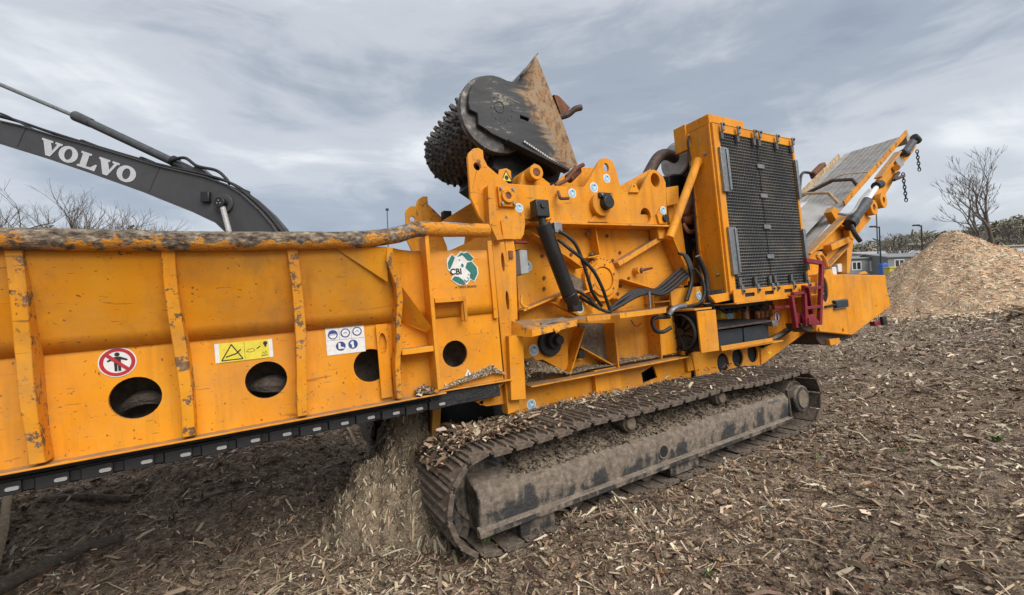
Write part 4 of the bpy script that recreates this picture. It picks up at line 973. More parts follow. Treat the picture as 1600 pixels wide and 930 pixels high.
MB().cyl(c_ + V((0, -.035, 0)), c_ + V((0, -.015, 0)), .03, n=16).build('bearing_shaft', 'rust', ear)
for a, b in ((-1, -1), (1, -1), (1, 1), (-1, 1)): bolt(ear, c_ + V((.06 * a, -.02, .065 * b)), r=.015, h=.02)
MB().plate([(1.799, 2.442), (1.916, 2.445), (1.905, 2.279), (1.808, 2.279)], 3.245, 3.258).build('wear_patch', 'paint', ear, .002)
MB().plate([(1.858, 2.178), (1.897, 2.177), (1.896, 2.109), (1.857, 2.11)], 3.255, 3.268).build('latch_pocket', 'rust', ear)
MB().cyl((2, 3.4, 2.277), (2.139, 3.4, 2.277), .014, n=10).build('red_pin', 'red_paint', ear)
# far-side wing plates seen above the bumper tube
MB().plate([(1.68, 2.829), (1.684, 3.073), (1.716, 3.156), (1.778, 3.2), (1.846, 3.204), (1.846, 3.105), (2.028, 2.928), (2.002, 2.835)], 5.2, 5.24).build('far_wing', 'paint_worn', ear, .006)
MB().plate([(1.891, 2.814), (2.297, 3.053), (2.515, 2.963), (2.496, 2.779)], 4.86, 4.9).build('inner_wing', 'paint', ear, .004)
MB().box(V((2.035, 5.1, 2.929)) - V((.05, .05, .05)), V((2.035, 5.1, 2.929)) + V((.06, .05, .06))).build('stop_block', 'dark_steel', ear, .006)

# --- raised feed drum with its arm
arm = empty('feed_arm', g)
DC = V((2.16, 3.75, 3.68)); DR = 0.355
drum = MB().cyl((DC.x, 3.86, DC.z), (DC.x, 5.06, DC.z), DR, n=56).build('spiked_drum', 'drum_steel', arm, .01)
mb = MB()
for z_, r_ in ((0, .026), (.034, .020), (.046, .013)): mb.v += [(r_ * math.cos(a), r_ * math.sin(a) * .8, z_) for a in (R(45), R(135), R(225), R(315))]
mb.f += [(k * 4 + q, k * 4 + (q + 1) % 4, k * 4 + 4 + (q + 1) % 4, k * 4 + 4 + q) for k in range(2) for q in range(4)] + [(8, 9, 10, 11)]
tm = mb.mesh('stud'); put('stud', tm, 'drum_steel', drum, 0, 0); st0 = drum.children[-1]
spots = []
for j in range(17):
    for k in range(27):
        t = 2 * math.pi * (k + 0.5 * (j % 2) + random.uniform(-.14, .14)) / 27; y = 3.90 + j * 0.068 + random.uniform(-.012, .012)
        rad = Vector((math.cos(t), 0, math.sin(t))); spots.append((rad.dot(V((-.62, -.3, -.5))), t, y))
spots.sort(reverse=True); rest = MB()
for i, (_, t, y) in enumerate(spots):
    rad = Vector((math.cos(t), 0, math.sin(t))); tan = Vector((-math.sin(t), 0, math.cos(t))); s_ = random.uniform(.8, 1.2)
    mtx = (Matrix((tan, (0, 1, 0), rad)).transposed() @ Matrix.Rotation(random.uniform(-.4, .4), 3, 'Z') @ Matrix.Diagonal((s_, s_, s_ * random.uniform(.7, 1.15)))).to_4x4(); mtx.translation = V((DC.x, y, DC.z)) + rad * (DR - .004)
    if i < 300:
        o = st0 if i == 0 else bpy.data.objects.new('stud', tm)
        if i: col.objects.link(o); o.parent = drum
        o.matrix_local = mtx
    else: rest.add([mtx @ V(v.co) for v in tm.vertices], [tuple(f.vertices) for f in tm.polygons])
tag(rest.build('hidden_side_studs', 'drum_steel', drum, smooth=0), kind='stuff')
MB().cyl((DC.x, 3.79, DC.z), (DC.x, 3.86, DC.z), .405, n=56).build('drum_end_disc', 'drum_steel', arm, .008)
YA = 3.74
ao = [(1.837, 3.661), (1.83, 3.731), (1.846, 3.83), (1.897, 3.93), (1.968, 4.002), (2.058, 4.049), (2.132, 4.063), (2.221, 4.057), (2.302, 4.039), (2.379, 4.039), (2.446, 4.08), (2.511, 4.169), (2.689, 4.389), (2.724, 4.332), (2.855, 3.992), (2.97, 3.706), (3.129, 3.229), (2.966, 3.149), (2.903, 3.129), (2.4, 3.36), (2.227, 3.394), (2.07, 3.441), (1.982, 3.495), (1.914, 3.525), (1.918, 3.635)]
x_, z_ = (2.474, 3.681)
ap = MB().plate(list(reversed(ao)), YA, YA + .05, [tuple([(2.42, 3.69), (2.529, 3.672), (2.517, 3.635), (2.416, 3.655)])]).build('arm_plate', 'arm_plate', arm, .008)
MB().plate(list(reversed(ao)), 5.08, 5.12).build('far_arm_plate', 'arm_plate', arm, .006)
for k in range(14):
    t = R(k * 360 / 14); x_, z_ = (2.202, 3.725)
    bolt(ap, (x_ + .125 * math.cos(t), YA, z_ + .14 * math.sin(t)), r=.012, h=.004, mat='black_paint', name='bolt_hole')
x_, z_ = (2.203, 3.738); MB().ring((x_ - .03, YA - .002, z_), (0, 1, 0), .05, .062, .006, 28).build('shaft_ring', 'dark_steel', ap)
# cross box between the plates, flange along the lower edge
MB().plate([(2.378, 4.033), (2.687, 4.374), (3.103, 3.241), (2.913, 3.145), (2.402, 3.374)], YA + .07, 5.07).build('arm_box', 'black_paint', arm, .01)
MB().beam((2.215, 3.72, 3.378), (2.949, 3.72, 3.127), .03, .10).build('lower_flange', 'dark_steel', arm, .004)
for k in range(17):
    t = (k + .5) / 17; a, b = V((2.42, 3.73, 3.386)), V((2.874, 3.73, 3.166)); bolt(arm, a.lerp(b, t) + V((0, 0, .02)), r=.014, h=.012, mat='muffler_steel', name='weld_bead')
MB().beam((2.449, 3.69, 4.095), (2.662, 3.69, 4.361), .012, .08).build('upper_flange', 'arm_plate', arm, .003)
MB().plate([(2.24, 3.465), (2.532, 3.427), (3.058, 3.227), (2.986, 3.079), (2.369, 3.043), (2.149, 3.179)], 3.95, 4.9).build('arm_belly', 'black_paint', arm, .01)
MB().plate([(2.975, 4.069), (3.047, 4.066), (3.199, 3.946), (3.07, 3.798)], 3.86, 3.92).build('rear_bracket', 'rust', arm, .005)
MB().tube([(3.03, 3.88, 3.814), (3.142, 3.84, 3.85), (3.21, 3.8, 3.902), (3.291, 3.78, 3.928)], .035, 10, 5).build('stop_bar', 'exhaust', arm)

# --- big ram in front of the rotor house
ram = empty('hood_ram', g)
MB().tube([(2.245, 3.3, 2.584), (2.27, 3.29, 2.419)], .035, 14, 0).build('rod', 'dark_steel', ram)
MB().box(V((2.25, 3.3, 2.566)) - V((.075, .06, .08)), V((2.25, 3.3, 2.566)) + V((.075, .05, .085))).build('rod_clevis', 'black_paint', ram, .012)
MB().cyl(V((2.253, 3.3, 2.596)) - V((0, .075, 0)), V((2.253, 3.3, 2.596)), .03, n=16).build('clevis_pin', 'dark_steel', ram, .003)
MB().cyl((2.264, 3.29, 2.431), (2.52, 3.33, 1.759), .072, n=28).build('barrel', 'black_paint', ram, .008)
MB().cyl((2.52, 3.33, 1.765), (2.577, 3.34, 1.656), .078, .06, 24).build('barrel_base', 'black_paint', ram, .008)
MB().box(V((2.583, 3.34, 1.637)) - V((.06, .05, .05)), V((2.583, 3.34, 1.637)) + V((.06, .05, .05))).build('base_eye', 'black_paint', ram, .012)
MB().box(V((2.398, 3.3, 2.393)) - V((.03, .05, .05)), V((2.398, 3.3, 2.393)) + V((.06, .03, .05))).build('valve_block', 'galvanised', ram, .006)
MB().cyl((2.394, 3.28, 2.352), (2.427, 3.25, 2.377), .02, n=12).build('hose_fitting', 'chrome', ram)

# --- hoses
hs_ = empty('hydraulic_hoses', g)
def hose(pts, r=.017, mat='rubber', name='hose'): return MB().tube(pts, r, 9, 7).build(name, mat, hs_, smooth=80)
hose([(2.417, 3.27, 2.357), (2.465, 3.22, 2.316), (2.559, 3.2, 2.215), (2.623, 3.2, 2.049), (2.694, 3.22, 1.851), (2.789, 3.3, 1.753), (2.975, 3.4, 1.617)])
hose([(2.409, 3.27, 2.283), (2.479, 3.2, 2.179), (2.596, 3.18, 2.083), (2.728, 3.18, 1.951), (2.83, 3.2, 1.792), (2.907, 3.24, 1.664), (2.955, 3.26, 1.573)])
for k in range(4):
    d = k * 2.4
    hose([(2.954, 3.26, 1.56), V((3.097, 3.25, 1.607)) + V((.02 * math.sin(k * 2.1), .02 * k, 0.010 * k + .015 * math.sin(k * 3.3))), V((3.332, 3.25, 1.683)) + V((0, .02 * k, .018 * k)), V((3.513, 3.25, 1.706)) + V((0, .02 * k, .013 * k)), V((3.738, 3.27, 1.68)) + V((0, .03 * k, .02 * k)), V((3.991, 3.3, 1.754)) + V((0, .03 * k, .03 * k)), V((4.243, 3.36, 1.852)) + V((0, .03 * k, .03 * k)), V((4.568, 3.5, 1.902)) + V((0, .03 * k, .03 * k))], .018)
hose([(2.736, 3.45, 1.729), (2.833, 3.38, 1.64), (2.905, 3.28, 1.565), (2.97, 3.26, 1.552)])
hose([(2.662, 3.5, 1.816), (2.756, 3.4, 1.75), (2.866, 3.3, 1.581)])
for k in range(3):
    hose([V((4.286, 3.45, 2.138)) + V((.03 * k, .02 * k, .02)), V((4.348, 3.42, 2.117)) + V((.05 * k, .02 * k, .0)), V((4.366, 3.38, 1.972)) + V((.05 * k, .02 * k, 0)), V((4.374, 3.38, 1.803)) + V((.05 * k, .03 * k, 0)), V((4.224, 3.36, 1.583)) + V((.05 * k, .03 * k, 0))], .017)
hose([(4.43, 3.36, 1.952), (4.54, 3.36, 1.832), (4.546, 3.34, 1.675), (4.456, 3.34, 1.551), (4.256, 3.34, 1.519), (4.024, 3.33, 1.521)], .018)
hose([(4.566, 3.4, 2.11), (4.684, 3.4, 1.87), (4.666, 3.38, 1.554), (4.79, 3.4, 1.388)], .03, 'dirty_black')
hose([(3.847, 3.3, 1.426), (3.596, 3.3, 1.427), (3.577, 3.28, 1.311), (3.69, 3.28, 1.272), (3.827, 3.28, 1.307)], .022)
hose([(3.208, 3.25, 1.447), (3.25, 3.22, 1.376), (3.347, 3.24, 1.401)], .005, 'red_paint', 'wire')
MB().tube([(2.119, 3.55, 1.788), (2.099, 3.53, 1.708), (2.146, 3.53, 1.673), (2.235, 3.52, 1.679), (2.4, 3.5, 1.729)], .014, 8, 5).build('conduit', 'paint', hs_)
MB().beam((3.483, 3.22, 1.719), (3.473, 3.22, 1.517), .02, .02).build('hose_stand', 'galvanised', hs_, .002)
MB().tube([(3.771, 3.24, 1.452), (3.827, 3.22, 1.509), (3.958, 3.24, 1.529), (4.068, 3.26, 1.529)], .03, 10, 5).build('valve_cluster', 'galvanised', hs_)

# --- walkway with bent lips
wk = empty('side_walkway', g)
MB().add([(1.837, 3.28, 1.56), (2.395, 3.5, 1.546), (2.689, 3.42, 1.537), (2.372, 3.05, 1.517), (1.871, 3.02, 1.476)], [(0, 4, 3, 2, 1)]).build('front_tread', 'paint_worn', wk)
MB().add([(2.713, 3.45, 1.536), (4.136, 3.55, 1.54), (3.566, 3.08, 1.53), (2.38, 3.06, 1.516)], [(0, 3, 2, 1)]).build('tread', 'paint_chipped', wk)
def lip(a, b, c, d, y0, y1, name='lip', mat='paint_chipped'):
    return MB().plate([d, c, b, a], y0, y1).build(name, mat, wk, .003)
lip((1.871, 1.476), (2.35, 1.524), (2.343, 1.468), (1.864, 1.419), 3.02, 3.035, mat='paint_worn')
lip((2.485, 1.541), (2.768, 1.535), (2.761, 1.488), (2.486, 1.489), 3.05, 3.065)
lip((2.88, 1.532), (3.522, 1.538), (3.515, 1.486), (2.881, 1.483), 3.05, 3.065)
MB().add([(1.809, 3.24, 1.567), (1.871, 3.02, 1.476), (1.864, 3.02, 1.419), (1.795, 3.24, 1.441)], [(0, 3, 2, 1)]).build('end_web', 'paint_worn', wk)
MB().beam((2.081, 3.2, 1.507), (2.33, 3.2, 1.542), .02, .03).build('hold_down', 'galvanised', wk)
MB().beam((2.103, 3.01, 1.48), (2.125, 3.01, 1.434), .05, .012).build('hinge_tab', 'paint_worn', wk, .003)

# --- oil cooler with fan, batteries
ck = empty('oil_cooler', g)
x0, x1, z0, z1 = 4.13, 4.41, 0.985, 1.465
MB().box((x0, 3.165, z0 + .02), (x1 - .02, 3.6, z1 - .01)).build('core', 'black_paint', ck, .006)
MB().plate([(4.11, 1.456), (4.433, 1.452), (4.425, 0.983), (4.112, 0.993)], 3.14, 3.16).build('side_cover', 'paint', ck, .004)
MB().box((x0 - .02, 3.17, z1), (x1, 3.64, z1 + .02)).build('top_cover', 'paint_chipped', ck, .003)
fc = V((x0 - .03, 3.385, 1.225))
MB().ring(fc, (1, 0, 0), .195, .212, .05, 40).build('fan_shroud', 'rubber', ck, .003)
MB().cyl(fc, fc + V((-.02, 0, 0)), .05, n=20).build('fan_hub', 'rubber', ck, .003)
for k in range(10):
    t = R(36 * k); d = V((0, math.cos(t), math.sin(t))); e = V((0, -math.sin(t), math.cos(t)))
    a, b = fc + d * .05, fc + d * .19
    MB().add([a - e * .015 + V((.012, 0, 0)), a + e * .015 - V((.005, 0, 0)), b + e * .045 - V((.008, 0, 0)), b - e * .035 + V((.02, 0, 0))], [(0, 1, 2, 3)]).build('fan_blade', 'black_paint', ck)
for k in range(6):
    t = R(60 * k + 10); d = V((0, math.cos(t), math.sin(t))); MB().cyl(fc + V((-.03, 0, 0)) + d * .03, fc + V((-.03, 0, 0)) + d * .205, .004, n=6).build('fan_guard', 'rubber', ck)
MB().box((3.82, 3.45, .99), (4.1, 3.62, 1.42)).build('mount', 'paint', ck, .004)
bt = empty('battery_shelf', g)
MB().plate([(4.527, 1.02), (5.583, 1.001), (5.574, 0.952), (4.54, 0.959)][::-1], 3.19, 3.21).build('shelf_lip', 'paint_chipped', bt, .003)
MB().beam((4.72, 3.35, 0.954), (5.839, 3.35, 0.936), .015, .3).build('shelf', 'paint', bt)
MB().plate([(4.571, 1.195), (5.07, 1.184), (5.05, 0.996), (4.564, 1.014)][::-1], 3.25, 3.5).build('battery', 'battery_plastic', bt, .006)
MB().plate([(5.096, 1.181), (5.622, 1.18), (5.615, 0.988), (5.076, 0.993)][::-1], 3.25, 3.5).build('battery', 'battery_plastic', bt, .006)
MB().plate([(4.44, 1.238), (5.592, 1.23), (5.587, 1.206), (4.437, 1.216)][::-1], 3.18, 3.5).build('hold_down_tray', 'exhaust', bt, .003)
MB().add([(4.47, 3.2, 1.243), (5.627, 3.2, 1.228), (5.264, 3.45, 1.284), (4.835, 3.45, 1.306)], [(0, 1, 2, 3)]).build('rubber_cover', 'rubber', bt)
MB().box(V((5.646, 3.2, 1.176)) - V((.06, .03, .03)), V((5.646, 3.2, 1.176)) + V((.06, .03, .04))).build('clamp', 'galvanised', bt, .004)
# bay behind the batteries
bay = empty('engine_bay', g)
MB().plate([(4.918, 1.468), (7.171, 1.548), (7.039, 0.914), (4.894, 0.932)][::-1], 3.6, 3.62).build('bay_wall', 'paint', bay)
MB().beam((4.806, 3.4, 1.482), (5.941, 3.4, 1.486), .1, .12).build('fuel_hose_bundle', 'rubber', bay)
for k in range(7):
    a = V((4.995, 3.5, 1.457)) + V((.12 * k, .02 * (k % 3), 0)); MB().tube([a, a + V((.1, -.05, -.08)), a + V((.22, -.02, .02)), a + V((.5, .0, -.06))], .02, 8, 4).build('hose', 'rubber', bay)
MB().cyl((5.538, 3.5, 1.201), (5.551, 3.5, 1.433), .05, n=14).build('pump', 'copper_pipe', bay, .005)
MB().box(V((5.929, 3.5, 1.315)) - V((.12, .05, .16)), V((5.929, 3.5, 1.315)) + V((.12, .08, .1))).build('valve_block', 'exhaust', bay, .01)
for k in range(4): MB().cyl(V((5.71, 3.43, 1.261)) + V((.1 * k, 0, 0)), V((5.66, 3.4, 1.264)) + V((.1 * k, 0, .07)), .03, n=10).build('fitting', 'copper_pipe', bay, .004)
x_, z_ = (5.217, 1.36); flat('tag', [(x_ - .05, z_ - .06), (x_ + .05, z_ - .06), (x_ + .05, z_ + .06), (x_ - .05, z_ + .06)], 3.598, 'yellow_vinyl', bay)
x_, z_ = (6.038, 1.239); s = flat('prohibition_sticker', disc_pts(x_, z_, .085, 28), 3.36, 'white_vinyl', bay); MB().ring((x_, 3.357, z_), (0, 1, 0), .062, .082, .002, 28).build('red_ring', 'red_vinyl', s); flat('figure', [(x_ - .02, z_ - .05), (x_ + .02, z_ - .05), (x_ + .012, z_ + .045), (x_ - .012, z_ + .045)], 3.3575, 'print_black', s)
MB().beam((4.543, 3.32, 1.528), (4.559, 3.36, 1.29), .08, .06).build('post', 'dirty_black', bay, .004)

# --- radiator package
rd = empty('radiator_package', g)
rx0, rx1, rz0, rz1 = 4.83, 6.57, 1.66, 3.62
YR = 3.2
MB().box((rx0, 3.25, rz0), (rx1, 3.52, 3.69)).build('core_box', 'radiator_core', rd)
MB().box((rx0 - .03, YR + .02, 1.55), (rx0, 3.53, 3.70)).build('side_channel', 'paint', rd, .004)
MB().box((rx0 - .055, YR + .01, 1.55), (rx0 - .03, YR + .035, 3.70)).build('channel_lip', 'paint', rd, .003)
MB().box((rx0 - .055, 3.51, 1.55), (rx0 - .03, 3.535, 3.70)).build('channel_lip', 'paint', rd, .003)
MB().box((rx0 - .03, YR - .02, 1.56), (rx0 + .085, YR + .02, 3.70)).build('frame_left', 'paint', rd, .004)
MB().box((rx1 - .02, YR - .02, 1.60), (rx1 + .03, YR + .5, 3.68)).build('frame_right', 'paint', rd, .004)
MB().box((rx0 + .085, YR - .02, rz1 - .02), (rx1 - .02, YR + .02, 3.70)).build('frame_top', 'paint', rd, .004)
MB().box((rx0 - .03, YR - .025, 3.70), (rx1 + .02, 3.55, 3.712)).build('top_sheet', 'paint', rd, .003)
MB().box((rx0 - .03, 3.22, 3.712), (5.52, 3.60, 3.83)).build('expansion_tank', 'paint', rd, .008)
MB().box((rx0 - .06, 3.54, 3.50), (rx0 - .0, 3.72, 3.83)).build('tank_bracket', 'paint', rd, .005)
# bottom channel with slots, sill below
MB().plate([(rx0 - .03, 1.50), (6.75, 1.50), (6.75, 1.66), (rx0 - .03, 1.66)], YR - .06, YR - .045, [tuple([(x, 1.56), (x + .2, 1.56), (x + .2, 1.605), (x, 1.605)]) for x in (5.02, 5.44, 5.88, 6.3)]).build('slotted_rail', 'paint', rd, .003)
MB().box((rx0 - .03, YR - .04, 1.55), (6.75, YR + .0, 1.61)).build('rail_back', 'dirty_black', rd)
MB().box((rx0 - .06, YR - .10, 1.485), (6.8, 3.6, 1.50)).build('sill', 'paint_chipped', rd, .003)
MB().plate([(4.443, 1.619), (5.601, 1.664), (5.557, 1.583), (4.533, 1.523)][::-1], 3.2, 3.23).build('sill_web', 'paint_chipped', rd, .004)
MB().box((rx0 - .058, 3.26, 1.58), (rx0 - .055, 3.50, 1.68)).build('data_plate', 'galvanised', rd, .002)
# expanded metal screen
mb = MB(); nh, nv = 50, 46
gx0, gx1, gz0, gz1 = rx0 + .085, rx1 - .02, rz0 + .01, rz1 - .02
for i in range(nh + 1):
    z = gz0 + (gz1 - gz0) * i / nh; mb.beam((gx0, YR - .006, z), (gx1, YR - .006, z), .013, .016, (0, -.8, .6))
tag(mb.build('screen_rows', 'mesh_wire', rd), kind='stuff')
mb = MB()
for i in range(nv + 1):
    x = gx0 + (gx1 - gx0) * i / nv; mb.beam((x, YR - .002, gz0), (x, YR - .002, gz1), .011, .006)
tag(mb.build('screen_columns', 'mesh_wire', rd), kind='stuff')
MB().beam((5.70, YR - .016, gz0), (5.70, YR - .016, gz1), .012, .004).build('screen_seam', 'radiator_core', rd)
MB().box((gx0, YR + .02, gz0), (gx1, YR + .03, gz1)).build('core_face', 'radiator_core', rd)
for z in (2.05, 2.44, 2.85, 3.24): MB().box((5.64, YR - .03, z - .028), (5.79, YR - .016, z + .028)).build('seam_plate', 'galvanised', rd, .002)
def clip(x, z, top):
    s = empty('screen_clip', rd)
    d = 1 if top else -1
    MB().box((x - .022, YR - .075, min(z, z + d * .1)), (x + .022, YR - .05, max(z, z + d * .1))).build('strap', 'galvanised', s, .003)
    MB().cyl((x, YR - .09, z + d * .07), (x, YR - .07, z + d * .07), .014, n=10).build('bolt', 'dark_steel', s)
    MB().box((x - .026, YR - .05, min(z, z - d * .1)), (x + .026, YR - .02, max(z, z - d * .1))).build('hook', 'mesh_wire', s, .003)
for x in (4.93, 5.25, 5.60, 5.71, 6.12, 6.50): clip(x, 3.60, True)
for x in (4.98, 5.30, 5.62, 5.73, 6.12, 6.50): clip(x, 1.70, False)
for z0_, z1_ in ((1.84, 2.42), (2.85, 3.40)):
    o = MB().box((rx0 + .02, YR - .055, z0_), (rx0 + .16, YR - .02, z1_)).box((rx0 + .12, YR - .07, z0_ + .02), (rx0 + .16, YR - .055, z1_ - .02)).build('hinge_strip', 'galvanised', rd, .004)
    MB().box((rx1 - .03, YR - .05, z0_), (rx1 + .03, YR - .02, z1_)).build('hinge_strip', 'galvanised', rd, .004)
for k in range(9): bolt(rd, (rx0 - .055, 3.49, 1.75 + .22 * k), (-1, 0, 0), .014, .012, 'paint')
for z in (1.86, 3.36): MB().cyl((rx0 - .045, 3.33, z), (rx0 + .08, 3.18, z + .02), .016, n=8).build('screen_latch', 'galvanised', rd)
MB().cyl((rx0 - .04, 3.42, 3.28), (rx0 - .10, 3.42, 3.28), .07, n=16).build('port', 'paint', rd, .004)
hose2 = MB().tube([(rx0 - .05, 3.50, 3.66), (rx0 - .08, 3.50, 3.55), (rx0 - .07, 3.5, 3.2), (rx0 - .06, 3.54, 2.4), (rx0 - .07, 3.54, 1.7)], .013, 8, 6).build('cable', 'rubber', rd)
MB().cyl((4.77, 3.4, 3.316), (4.099, 3.4, 2.328), .05, n=20).build('stay_pipe', 'paint', rd)
# engine and exhaust between hood and radiator
en = empty('engine', g)
MB().box((4.35, 3.95, 1.5), (6.4, 4.9, 2.9)).build('engine_block', 'dirty_black', en, .02)
MB().plate([(4.478, 2.981), (4.697, 2.993), (4.764, 1.819), (4.544, 1.829)][::-1], 3.7, 3.76).build('upright', 'paint', en, .004)
MB().plate([(4.975, 2.89), (5.108, 2.895), (5.166, 1.732), (5.007, 1.741)][::-1], 3.9, 3.94).build('upright', 'paint', en, .004)
MB().plate([(4.401, 3.01), (4.632, 3.049), (4.609, 2.817), (4.378, 2.774)][::-1], 3.62, 3.66).build('crosshead', 'paint', en, .004)
MB().tube([(4.816, 3.75, 2.724), (4.876, 3.7, 2.782), (5.036, 3.75, 2.984), (5.207, 3.85, 3.337)], .07, 14, 5).build('intake_pipe', 'copper_pipe', en)
MB().tube([(4.769, 3.72, 2.579), (4.815, 3.68, 2.47), (4.945, 3.68, 2.489), (5.045, 3.72, 2.628)], .03, 10, 5).build('coolant_pipe', 'copper_pipe', en)
MB().tube([(4.879, 3.8, 2.729), (4.865, 3.74, 2.629), (4.963, 3.7, 2.682)], .08, 12, 4).build('turbo_pipe', 'copper_pipe', en)
for k in range(6): MB().tube([V((4.937, 3.8, 2.775)) + V((.05 * k, .05, 0)), V((4.882, 3.72, 2.411)) + V((.03 * k, .05, 0)), V((4.841, 3.72, 1.987)) + V((.05 * k, .06, .1 * math.sin(k)))], .022, 8, 5).build('hose', 'rubber', en)
MB().box(V((5.005, 3.78, 2.293)) - V((.05, .03, .5)), V((5.005, 3.78, 2.293)) + V((.12, .03, .1))).build('bracket', 'paint', en, .005)
MB().cyl((5.013, 3.9, 2.963), (5.233, 3.9, 3.01), .07, n=16).build('air_filter', 'grey_paint', en, .01)
mc = V((4.977, 3.92, 3.512))
mu = MB().cyl(mc, mc + V((.75, 0, 0)), .235, n=40).build('muffler', 'muffler_steel', en, .02)
MB().ring(mc + V((.04, 0, 0)), (1, 0, 0), .23, .246, .03, 40).build('muffler_band', 'exhaust', mu)
MB().ring(mc + V((.35, 0, 0)), (1, 0, 0), .23, .246, .04, 40).build('muffler_band', 'exhaust', mu)
MB().tube([mc + V((.02, -.02, .03)), mc + V((-.16, -.02, .06)), mc + V((-.32, -.02, .01)), mc + V((-.5, -.04, -.16)), mc + V((-.72, -.06, -.42)), mc + V((-.86, -.08, -.62))], .075, 18, 6).build('exhaust_pipe', 'exhaust', mu)
MB().box(mc + V((-.2, -.05, -.5)), mc + V((.6, .15, -.22))).build('muffler_frame', 'dark_steel', mu, .01)
MB().tube([(4.459, 3.7, 3.169), (4.569, 3.7, 3.194), (4.682, 3.72, 3.226), (4.96, 3.8, 3.257)], .014, 8, 4).build('rail', 'exhaust', en)

# --- discharge conveyor
cv = empty('discharge_conveyor', g)
BX = V((12.11, 0, 4.645)) - V((8.42, 0, 2.684)); BX.normalize()
BN = V((-BX.z, 0, BX.x))
b0 = V((7.0, 0, 4.645 - (12.11 - 7.0) * BX.z / BX.x)); b1 = V((12.11, 0, 4.645)); BL = (b1 - b0).length
def bp(s, y, n=0.0): return V((0, y, 0)) + b0 + BX * s + BN * n
yn, yfr = 3.62, 4.76
MB().add([bp(0, yn), bp(BL, yn), bp(BL, yfr), bp(0, yfr), bp(0, yn, -.02), bp(BL, yn, -.02), bp(BL, yfr, -.02), bp(0, yfr, -.02)], [(0, 1, 2, 3), (7, 6, 5, 4), (0, 4, 5, 1), (1, 5, 6, 2), (2, 6, 7, 3), (3, 7, 4, 0)]).build('belt', 'belt_rubber', cv)
mb = MB()
for k in range(int(BL / .062)):
    s = .03 + k * .062
    for j in range(8):
        y = yn + .19 + j * (yfr - yn - .38) / 7.0; w = .046
        o_ = .03 * (j % 2)
        mb.add([bp(s + o_, y - w, .001), bp(s + .018 + o_, y - w, .001), bp(s + .018 + o_, y + w, .001), bp(s + o_, y + w, .001), bp(s + .006 + o_, y - w, .008), bp(s + .006 + o_, y + w, .008)], [(0, 1, 4), (2, 3, 5), (0, 4, 5, 3), (1, 2, 5, 4)])
tag(mb.build('belt_cleats', 'belt_rubber', cv, smooth=0), kind='stuff')
# edge skirts and rails
for y0, y1, nm in ((yfr, yfr + .03, 'far_rail'), (yn - .035, yn - .005, 'near_rail')):
    MB().beam(bp(2.2, (y0 + y1) / 2, .05), bp(BL if nm == 'near_rail' else BL - .25, (y0 + y1) / 2, .05), .028, .10 if nm == 'near_rail' else .11, BN).build(nm, 'paint_worn' if nm == 'near_rail' else 'dusty_rail', cv, .004)
MB().beam(bp(.2, yfr - .12, .08), bp(2.75, yfr - .12, .08), .02, .24, BN).build('skirt', 'skirt_rubber', cv)
MB().add([bp(.4, 3.70, .12), bp(2.05, 3.70, .12), bp(2.05, 4.05, .30), bp(.4, 4.05, .30)], [(0, 1, 2, 3)]).build('skirt_board', 'skirt_rubber', cv)
MB().add([bp(.4, 4.05, .30), bp(2.05, 4.05, .30), bp(2.3, yfr, .26), bp(.4, yfr, .26)], [(0, 1, 2, 3)]).build('chute_cover', 'trim_white', cv)
MB().tube([bp(2.1, yn + .02, .12), bp(2.1, yn + .10, .34), bp(2.15, 4.1, .42), bp(2.2, yfr, .30)], .03, 8, 0).build('cover_edge', 'dusty_rail', cv)
MB().tube([bp(2.95, yn, .06), bp(2.98, yn + .06, .20), bp(2.9, yn + .32, .30), bp(2.75, yfr - .02, .14)], .035, 8, 0).build('belt_hoop', 'exhaust', cv)
MB().tube([bp(3.6, yn, .06), bp(3.6, yn + .4, .16), bp(3.3, yfr - .3, .16)], .012, 6, 0).build('tie_strap', 'dusty_rail', cv)
# near side frame: lower cheek, hinge, upper cheek
YN = 3.46
MB().plate([(7.171, 2.107), (8.499, 2.708), (8.786, 2.583), (8.771, 2.427), (8.557, 2.294), (7.719, 1.883), (7.137, 1.685)][::-1], YN, YN + .05, [tuple([(7.589, 2.101), (7.726, 2.181), (7.823, 2.077), (7.711, 2.027)][::-1])]).build('lower_cheek', 'paint', cv, .005)
MB().beam((7.066, 3.41, 2.09), (8.404, 3.41, 2.715), .03, .14).build('cheek_flange', 'paint', cv, .004)
MB().beam((7.735, 3.41, 2.183), (8.422, 3.41, 2.328), .10, .12).build('cheek_rib', 'paint', cv, .005)
MB().beam((7.608, 3.41, 1.88), (8.352, 3.41, 2.221), .02, .12).build('cheek_rib', 'paint', cv, .004)
MB().beam((8.13, 3.41, 2.559), (8.46, 3.41, 2.49), .02, .10).build('cheek_rib', 'paint', cv, .003)
MB().plate([(8.36, 2.557), (8.501, 2.592), (8.55, 2.517), (8.558, 2.366), (8.453, 2.301), (8.353, 2.343), (8.334, 2.45)][::-1], 3.34, 3.42).build('ram_ear', 'paint', cv, .006)
MB().plate([(8.362, 2.219), (8.641, 2.36), (8.341, 1.758), (8.254, 1.761)][::-1], 3.40, 3.62).build('support_leg', 'paint', cv, .005)
MB().plate([(8.512, 1.781), (8.952, 2.201), (8.73, 1.75)][::-1], 3.7, 3.72).build('support_web', 'paint', cv)
MB().plate([(8.21, 2.807), (8.338, 2.899), (8.476, 2.839), (8.579, 2.709), (8.381, 2.616)][::-1], 3.5, 3.62).build('hinge_knuckle', 'paint', cv, .006)
MB().plate([(8.856, 2.584), (9.334, 2.87), (9.43, 2.757), (9.548, 2.726), (8.932, 2.417)][::-1], YN, YN + .08).build('hinge_link', 'paint', cv, .005)
ca, cb = V((9.405, 3.4, 2.892)), V((9.829, 3.4, 3.039))
